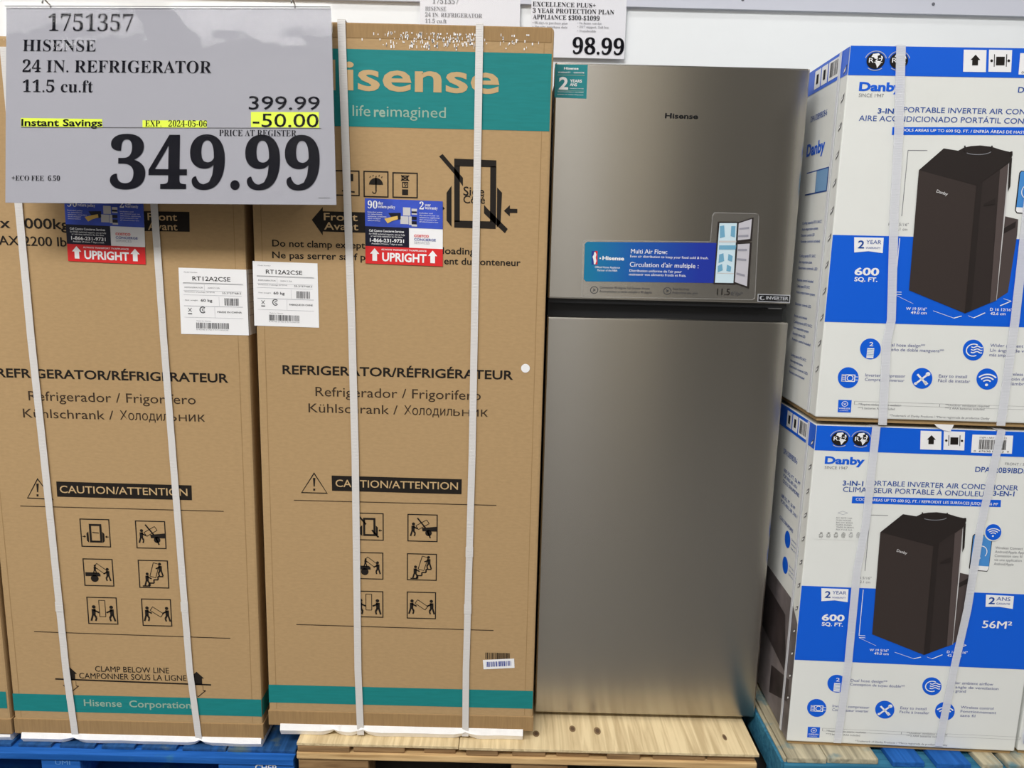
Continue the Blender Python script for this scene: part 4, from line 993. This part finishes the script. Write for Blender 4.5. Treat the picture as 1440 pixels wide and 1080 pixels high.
fp.ppolys('printed_rule', [[(30, 178.6), (452, 180.3), (452, 181), (30, 179.3)]], DGREY, pc, 2)
st('-50.00', 355.5, 448, 178.8, 18.6, False, .003); st('Instant Savings', 30.3, 144, 176.8, 9.8, False, .022, y1=177.8)
st('EXP.', 204.3, 227, 178, 8.4, bold=-.008); st('2024-05-06', 237, 291, 178.3, 8.4, bold=-.008); st('PRICE AT REGISTER', 308.3, 417, 191.6, 8.4, bold=-.008)
st('349.99', 154.5, 449.2, 265.6, 72.5, bold=.007); st('+ECO FEE  6.50', 16.8, 84.4, 254, 6.8, bold=-.008)
fp.ppolys('printed_rule', [[(448, 277.6), (464, 277.8), (464, 278.8), (448, 278.6)]], GREY, pc, 2)
for px in (60, 410):
    a = fp.w(fp.uv((px, 5)), 2); b = Vector((a.x, YC-.0008, a.z-.06))
    tube('hanging_hook', [a, a+Vector((0, .004, .012)), Vector((a.x, YC-.003, a.z+.004)), b], .0018, WIRE, ps)
    a = fp.w(fp.uv((px, 283)), -4); tube('stand_off', [a, Vector((a.x, YC-.0035, a.z+.004))], .003, WIRE, ps)

fwl = Face((0, 2.684, 0), (1, 0, 0))
w1 = thing('price_sign', 'white price card reading 98.99 hung on the wall above the refrigerator', 'sign', tuple(fwl.w(fwl.uv((815, 82)))))
Q = [(fwl.uv((747.5, 0))[0], fwl.uv((815, 81.5))[1]), (fwl.uv((881.5, 0))[0], fwl.uv((815, 81.5))[1])]
hgt = .205
fwl.step = .0006
c1 = slab(fwl, [(Q[0][0], Q[0][1]+hgt), (Q[1][0], Q[0][1]+hgt), (Q[1][0], Q[0][1]), (Q[0][0], Q[0][1])], .002, 'sign_card', mat('bright_sign_card', (236, 237, 244), .5), w1)
slab(fwl, [(Q[0][0]-.003, Q[0][1]+hgt+.004), (Q[1][0]+.003, Q[0][1]+hgt+.004), (Q[1][0]+.003, Q[0][1]-.005), (Q[0][0]-.003, Q[0][1]-.005)], .0006, 'clear_sleeve', SLEEVE, w1, 8)
def s1_(s, x0, x1, y, cap, m=SIGNINK, bold=-.006, par=c1): fwl.text('printed_text', s, (x0, y), (x1, y+(x1-x0)*.02), cap, m, par, 3, bold=bold, ser=True)
s1_('EXCELLENCE PLUS+', 749, 837.5, 9, 6.2, bold=-.004); s1_('3 YEAR PROTECTION PLAN', 749, 863.5, 18, 6.2, bold=-.004); s1_('APPLIANCE $300-$1099', 749.2, 842.8, 27, 6.2, bold=-.004)
for s_, x0, x1, y in (('• 90 days to purchase plan', 749, 798, 33.4), ('• On-site purchase date', 749, 798, 39), ('• In-home service', 812, 846, 34), ('• 24/7 support, Toll free', 812, 856, 39.4), ('• Transferable', 812, 838, 45)): s1_(s_, x0, x1, y, 3, GREY)
s1_('98.99', 804.5, 877, 75.8, 22.5, bold=.008)
w2 = thing('price_sign', 'pale price card reading 1751357 on the wall behind the teal-banded carton', 'sign', tuple(fwl.w(fwl.uv((660, 60)))))
U0, U1, V0 = fwl.uv((590.5, 30))[0], fwl.uv((731, 30))[0], fwl.uv((660, 76))[1]
c2 = slab(fwl, [(U0, V0+.205), (U1, V0+.205), (U1, V0), (U0, V0)], .002, 'sign_card', MATS['bright_sign_card'], w2)
slab(fwl, [(U0-.003, V0+.209), (U1+.003, V0+.209), (U1+.003, V0-.005), (U0-.003, V0-.005)], .0006, 'clear_sleeve', SLEEVE, w2, 8)
s1_('1751357', 608, 645, 5, 7.5, GREY, par=c2); s1_('HISENSE', 598, 627.5, 15, 5.6, GREY, par=c2); s1_('24 IN. REFRIGERATOR', 598, 678, 23.5, 5.6, GREY, par=c2); s1_('11.5 cu.ft', 598, 628, 32, 5.4, GREY, par=c2)  # grey ink imitates dark lettering washed out by bright light
